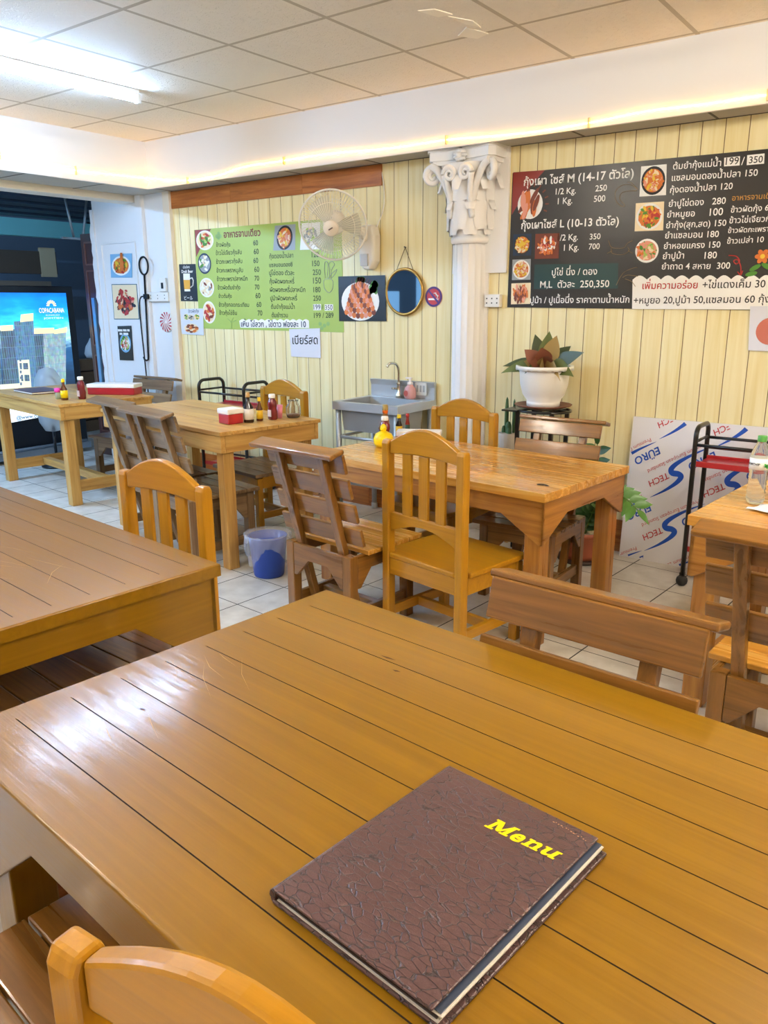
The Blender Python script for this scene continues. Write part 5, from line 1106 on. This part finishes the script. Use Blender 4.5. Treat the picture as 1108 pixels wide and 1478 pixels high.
def tower_mat(name, c1, c2, s):
    m = bpy.data.materials.new(name); m.use_nodes = True; n = m.node_tree; b = n.nodes['Principled BSDF']; tc = n.nodes.new('ShaderNodeTexCoord')
    br = n.nodes.new('ShaderNodeTexBrick'); br.offset = 0; br.inputs['Scale'].default_value = s; br.inputs['Color1'].default_value = lin(c1); br.inputs['Color2'].default_value = lin(c2); br.inputs['Mortar'].default_value = lin('#6f97b0'); br.inputs['Mortar Size'].default_value = .012; br.inputs['Brick Width'].default_value = .11; br.inputs['Row Height'].default_value = .5
    mp = n.nodes.new('ShaderNodeMapping'); mp.inputs['Rotation'].default_value = (0, R(90), R(90)); n.links.new(tc.outputs['Object'], mp.inputs['Vector'])
    sp = n.nodes.new('ShaderNodeSeparateXYZ'); n.links.new(tc.outputs['Object'], sp.inputs[0]); cb = n.nodes.new('ShaderNodeCombineXYZ'); n.links.new(sp.outputs[1], cb.inputs[0]); n.links.new(sp.outputs[2], cb.inputs[1]); n.links.new(cb.outputs[0], br.inputs['Vector'])
    nz = n.nodes.new('ShaderNodeTexNoise'); nz.inputs['Scale'].default_value = 30; n.links.new(tc.outputs['Object'], nz.inputs['Vector']); c = mix_n(n, .6, br.outputs['Color'], nz.outputs['Color'], 'OVERLAY')
    n.links.new(c, b.inputs['Emission Color']); b.inputs['Emission Strength'].default_value = .62; b.inputs['Base Color'].default_value = (.05, .05, .05, 1); return m
TW = [tower_mat('tower_blue', '#3f6f98', '#5588b0', 5), tower_mat('tower_pale', '#7fa6b8', '#a9c4c8', 6), tower_mat('tower_slate', '#31485f', '#4a6a8a', 5), em('tower_crown', '#e8d4a0', .6), em('tower_ivory', '#c8ccb0', .6)]
def adpt(px, py): d_ = ray(px, py); tt = -7.343/d_.x; return Vector((0, d_.y*tt, CAMZ+d_.z*tt))
def adquad(mb, ps, off, mi):
    q = [adpt(*p) for p in ps]; mb.add([(off, p.y, p.z) for p in q], [[0, 1, 2, 3]], mi)
mb = MB()
for ps, off, mi in (([(-20, 478), (0, 476), (3, 560), (-20, 580)], .0070, 2), ([(0, 477), (21, 475), (27, 568), (6, 570)], .0072, 2), ([(20, 464), (48, 462), (54, 566), (27, 570)], .0075, 0), ([(48, 481), (62, 480), (65, 565), (53, 566)], .0074, 2), ([(60, 481), (95, 479), (95, 560), (63, 566)], .0073, 1),
                    ([(30, 454), (48, 452), (48, 463), (29, 465)], .0078, 3), ([(0, 470), (19, 469), (19, 477), (1, 478)], .0078, 3), ([(49, 474), (78, 473), (78, 481), (49, 482)], .0078, 3), ([(78, 476), (97, 472), (96, 480), (78, 482)], .0078, 3), ([(25, 520), (42, 519), (46, 566), (30, 568)], .0080, 4), ([(0, 555), (30, 553), (40, 569), (0, 571)], .0076, 4)):
    adquad(mb, ps, off, mi)
for (x, y, w_, h_) in ((28, 524, 3.2, 9), (33, 524, 7, 9), (30, 541, 3, 9), (35, 541, 7, 9)): adquad(mb, [(x, y), (x+w_, y), (x+w_+.6, y+h_), (x+.6, y+h_)], .0084, 2)
for k in range(11): adquad(mb, [(26.5+k*.25, 466+k*8.6), (29+k*.25, 466+k*8.6), (29.1+k*.25, 470+k*8.6), (26.6+k*.25, 470+k*8.6)], .0082, 2)
mb.build('building_print', TW, sc_)
mb = MB()
adquad(mb, [(4, 592), (110, 577), (110, 592), (6, 612)], .0077, 0); mb.build('white_footer', em('footer_white', '#cfe0ea', .9), sc_)
UY = Vector((0, 1, 0)); mb = MB()
a = adpt(56.5, 451.5); b2 = adpt(92.5, 449); put_text(mb, 'COPACABANA', (.0085, a.y, a.z), UY, VZ, 0, width=b2.y-a.y, hs=1.6, bold=.012)
a = adpt(66, 455.8); b2 = adpt(86, 454.5); put_text(mb, 'COCO', (.0085, a.y, a.z), UY, VZ, 0, width=(b2.y-a.y), size=.018); a = adpt(63, 460.5); b2 = adpt(91, 459); put_text(mb, 'JOMTIEN', (.0085, a.y, a.z), UY, VZ, 0, width=(b2.y-a.y), size=.022)
c0 = adpt(74, 441); 
for k in range(9):
    a = math.pi*k/8; mb.bar(Vector((.0085, c0.y, c0.z))+Vector((0, .022*math.cos(a), .022*math.sin(a))), Vector((.0085, c0.y, c0.z))+Vector((0, .052*math.cos(a), .052*math.sin(a))), .011, .0004, (0, -math.sin(a), math.cos(a)))
mb.build('logo_lettering', em('logo_gold', '#d8c08a', .8), sc_)
mb = MB(); a = adpt(24, 606); b2 = adpt(66, 600); put_text(mb, '@www.copac', (.0085, a.y, a.z), UY, VZ, 0, width=b2.y-a.y, bold=.02); mb.build('web_lettering', em('web_blue', '#27466a', .6), sc_)
# plastic covered fan standing between table and advert
t = thing('covered_fan', 'standing fan wrapped in clear plastic behind the far left table', 'fan', (-6.85, 4.01, 0))
MB().lathe([(0, 0), (.14, 0), (.14, .02), (.03, .035), (0, .035)], 24).build('base', BX, t); MB().tube([(0, 0, .03), (0, 0, .4)], .014, 10).build('pole', BX, t)
mb = MB(); mb.lathe([(0, -.30), (.07, -.285), (.115, -.2), (.13, -.05), (.13, .08), (.115, .2), (.07, .28), (0, .305)], 22, (0, 0, .63)); o = mb.build('plastic_cover', mat('plastic_film', '#c8d2da', .3, trans=.25, alpha=.5), t)
mb = MB(); 
for k in range(12): a = math.pi*k/12; mb.tube([(.1*math.cos(a)*math.cos(b_), .1*math.sin(a)*math.cos(b_), .66+.2*math.sin(b_)) for b_ in [2*math.pi*i/20 for i in range(20)]], .002, 4, closed=True)
mb.build('wire_cage', mat('cage_grey', '#9aa4ac', .4, .4), t)
# hanging steel bracket under the awning
t = thing('hanging_bracket', 'v shaped steel bracket hanging from the awning outside', 'bracket', (-7.2, 4.66, 2.12)); SG = mat('galvanised', '#9fb0ba', .35, .7)
MB().tube([(0, -.06, .40), (0, .0, .0)], .012, 8).build('strut', SG, t); MB().tube([(0, .19, .40), (0, .1, .0)], .012, 8).build('strut', SG, t); MB().bx(-.015, .015, -.13, .18, -.02, 0).build('crossbar', SG, t)
# shop shelf far opposite
t = thing('shop_counter', 'dim pale counter front with shelf in the dark shop opposite', 'counter', (-10.6, 6.1, 0)); PC = mat('counter_pale', '#6d6458', .6)
MB().bx(-.3, 0, -.75, .45, .0, 1.0).build('cabinet', DK, t); MB().bx(-.1, .05, -.72, .3, 1.55, 1.8).build('front_board', PC, t); MB().bx(-.15, 0, -.72, .45, 1.9, 2.2).build('shelf_back', mat('counter_brown', '#4d4238', .7), t)
mb = MB(); mb.bx(-.02, .03, .2, .42, 1.86, 2.25); mb.build('menu_card', mat('card_pale', '#b9a888', .6), t)
mb = MB()
for k in range(6): mb.bx(0, .16, -.25, .35, .145*k, .13+.145*k)
for y in (-.24, .3): mb.bx(.16, .18, y, y+.04, 0, .855)
tag(mb.build('slat_crate', mat('crate_brown', '#6d4f34', .6), bevel=.004, loc=(-8.6, 5.55, 0)), 'tall brown slatted crate standing in the dark outside the open side', 'crate')
tag(MB().lathe([(0, 0), (.07, .01), (.09, .06), (.07, .14), (.03, .2), (.012, .24)], 16).build('plastic_bag', mat('bag_white', '#d8dce0', .5), loc=(-8.52, 5.6, .856)), 'white plastic bag on top of the brown slatted crate outside', 'bag')
# pale pink plastic bag on the floor under the foreground table
mb = MB(); rn = random.Random(14); mb.lathe([(.0, .0), (.10, .0), (.12, .03), (.10, .08), (.05, .13), (.015, .17), (.02, .2), (.0, .2)], 22); mb.v = [v+Vector((rn.uniform(-.012, .012), rn.uniform(-.012, .012), rn.uniform(0, .01))) for v in mb.v]
tag(mb.build('plastic_bag', mat('bag_lilac', '#d9bcd6', .4, trans=.15), loc=(-1.30, .93, .001)), 'pale lilac plastic bag on the floor under the foreground table', 'bag')
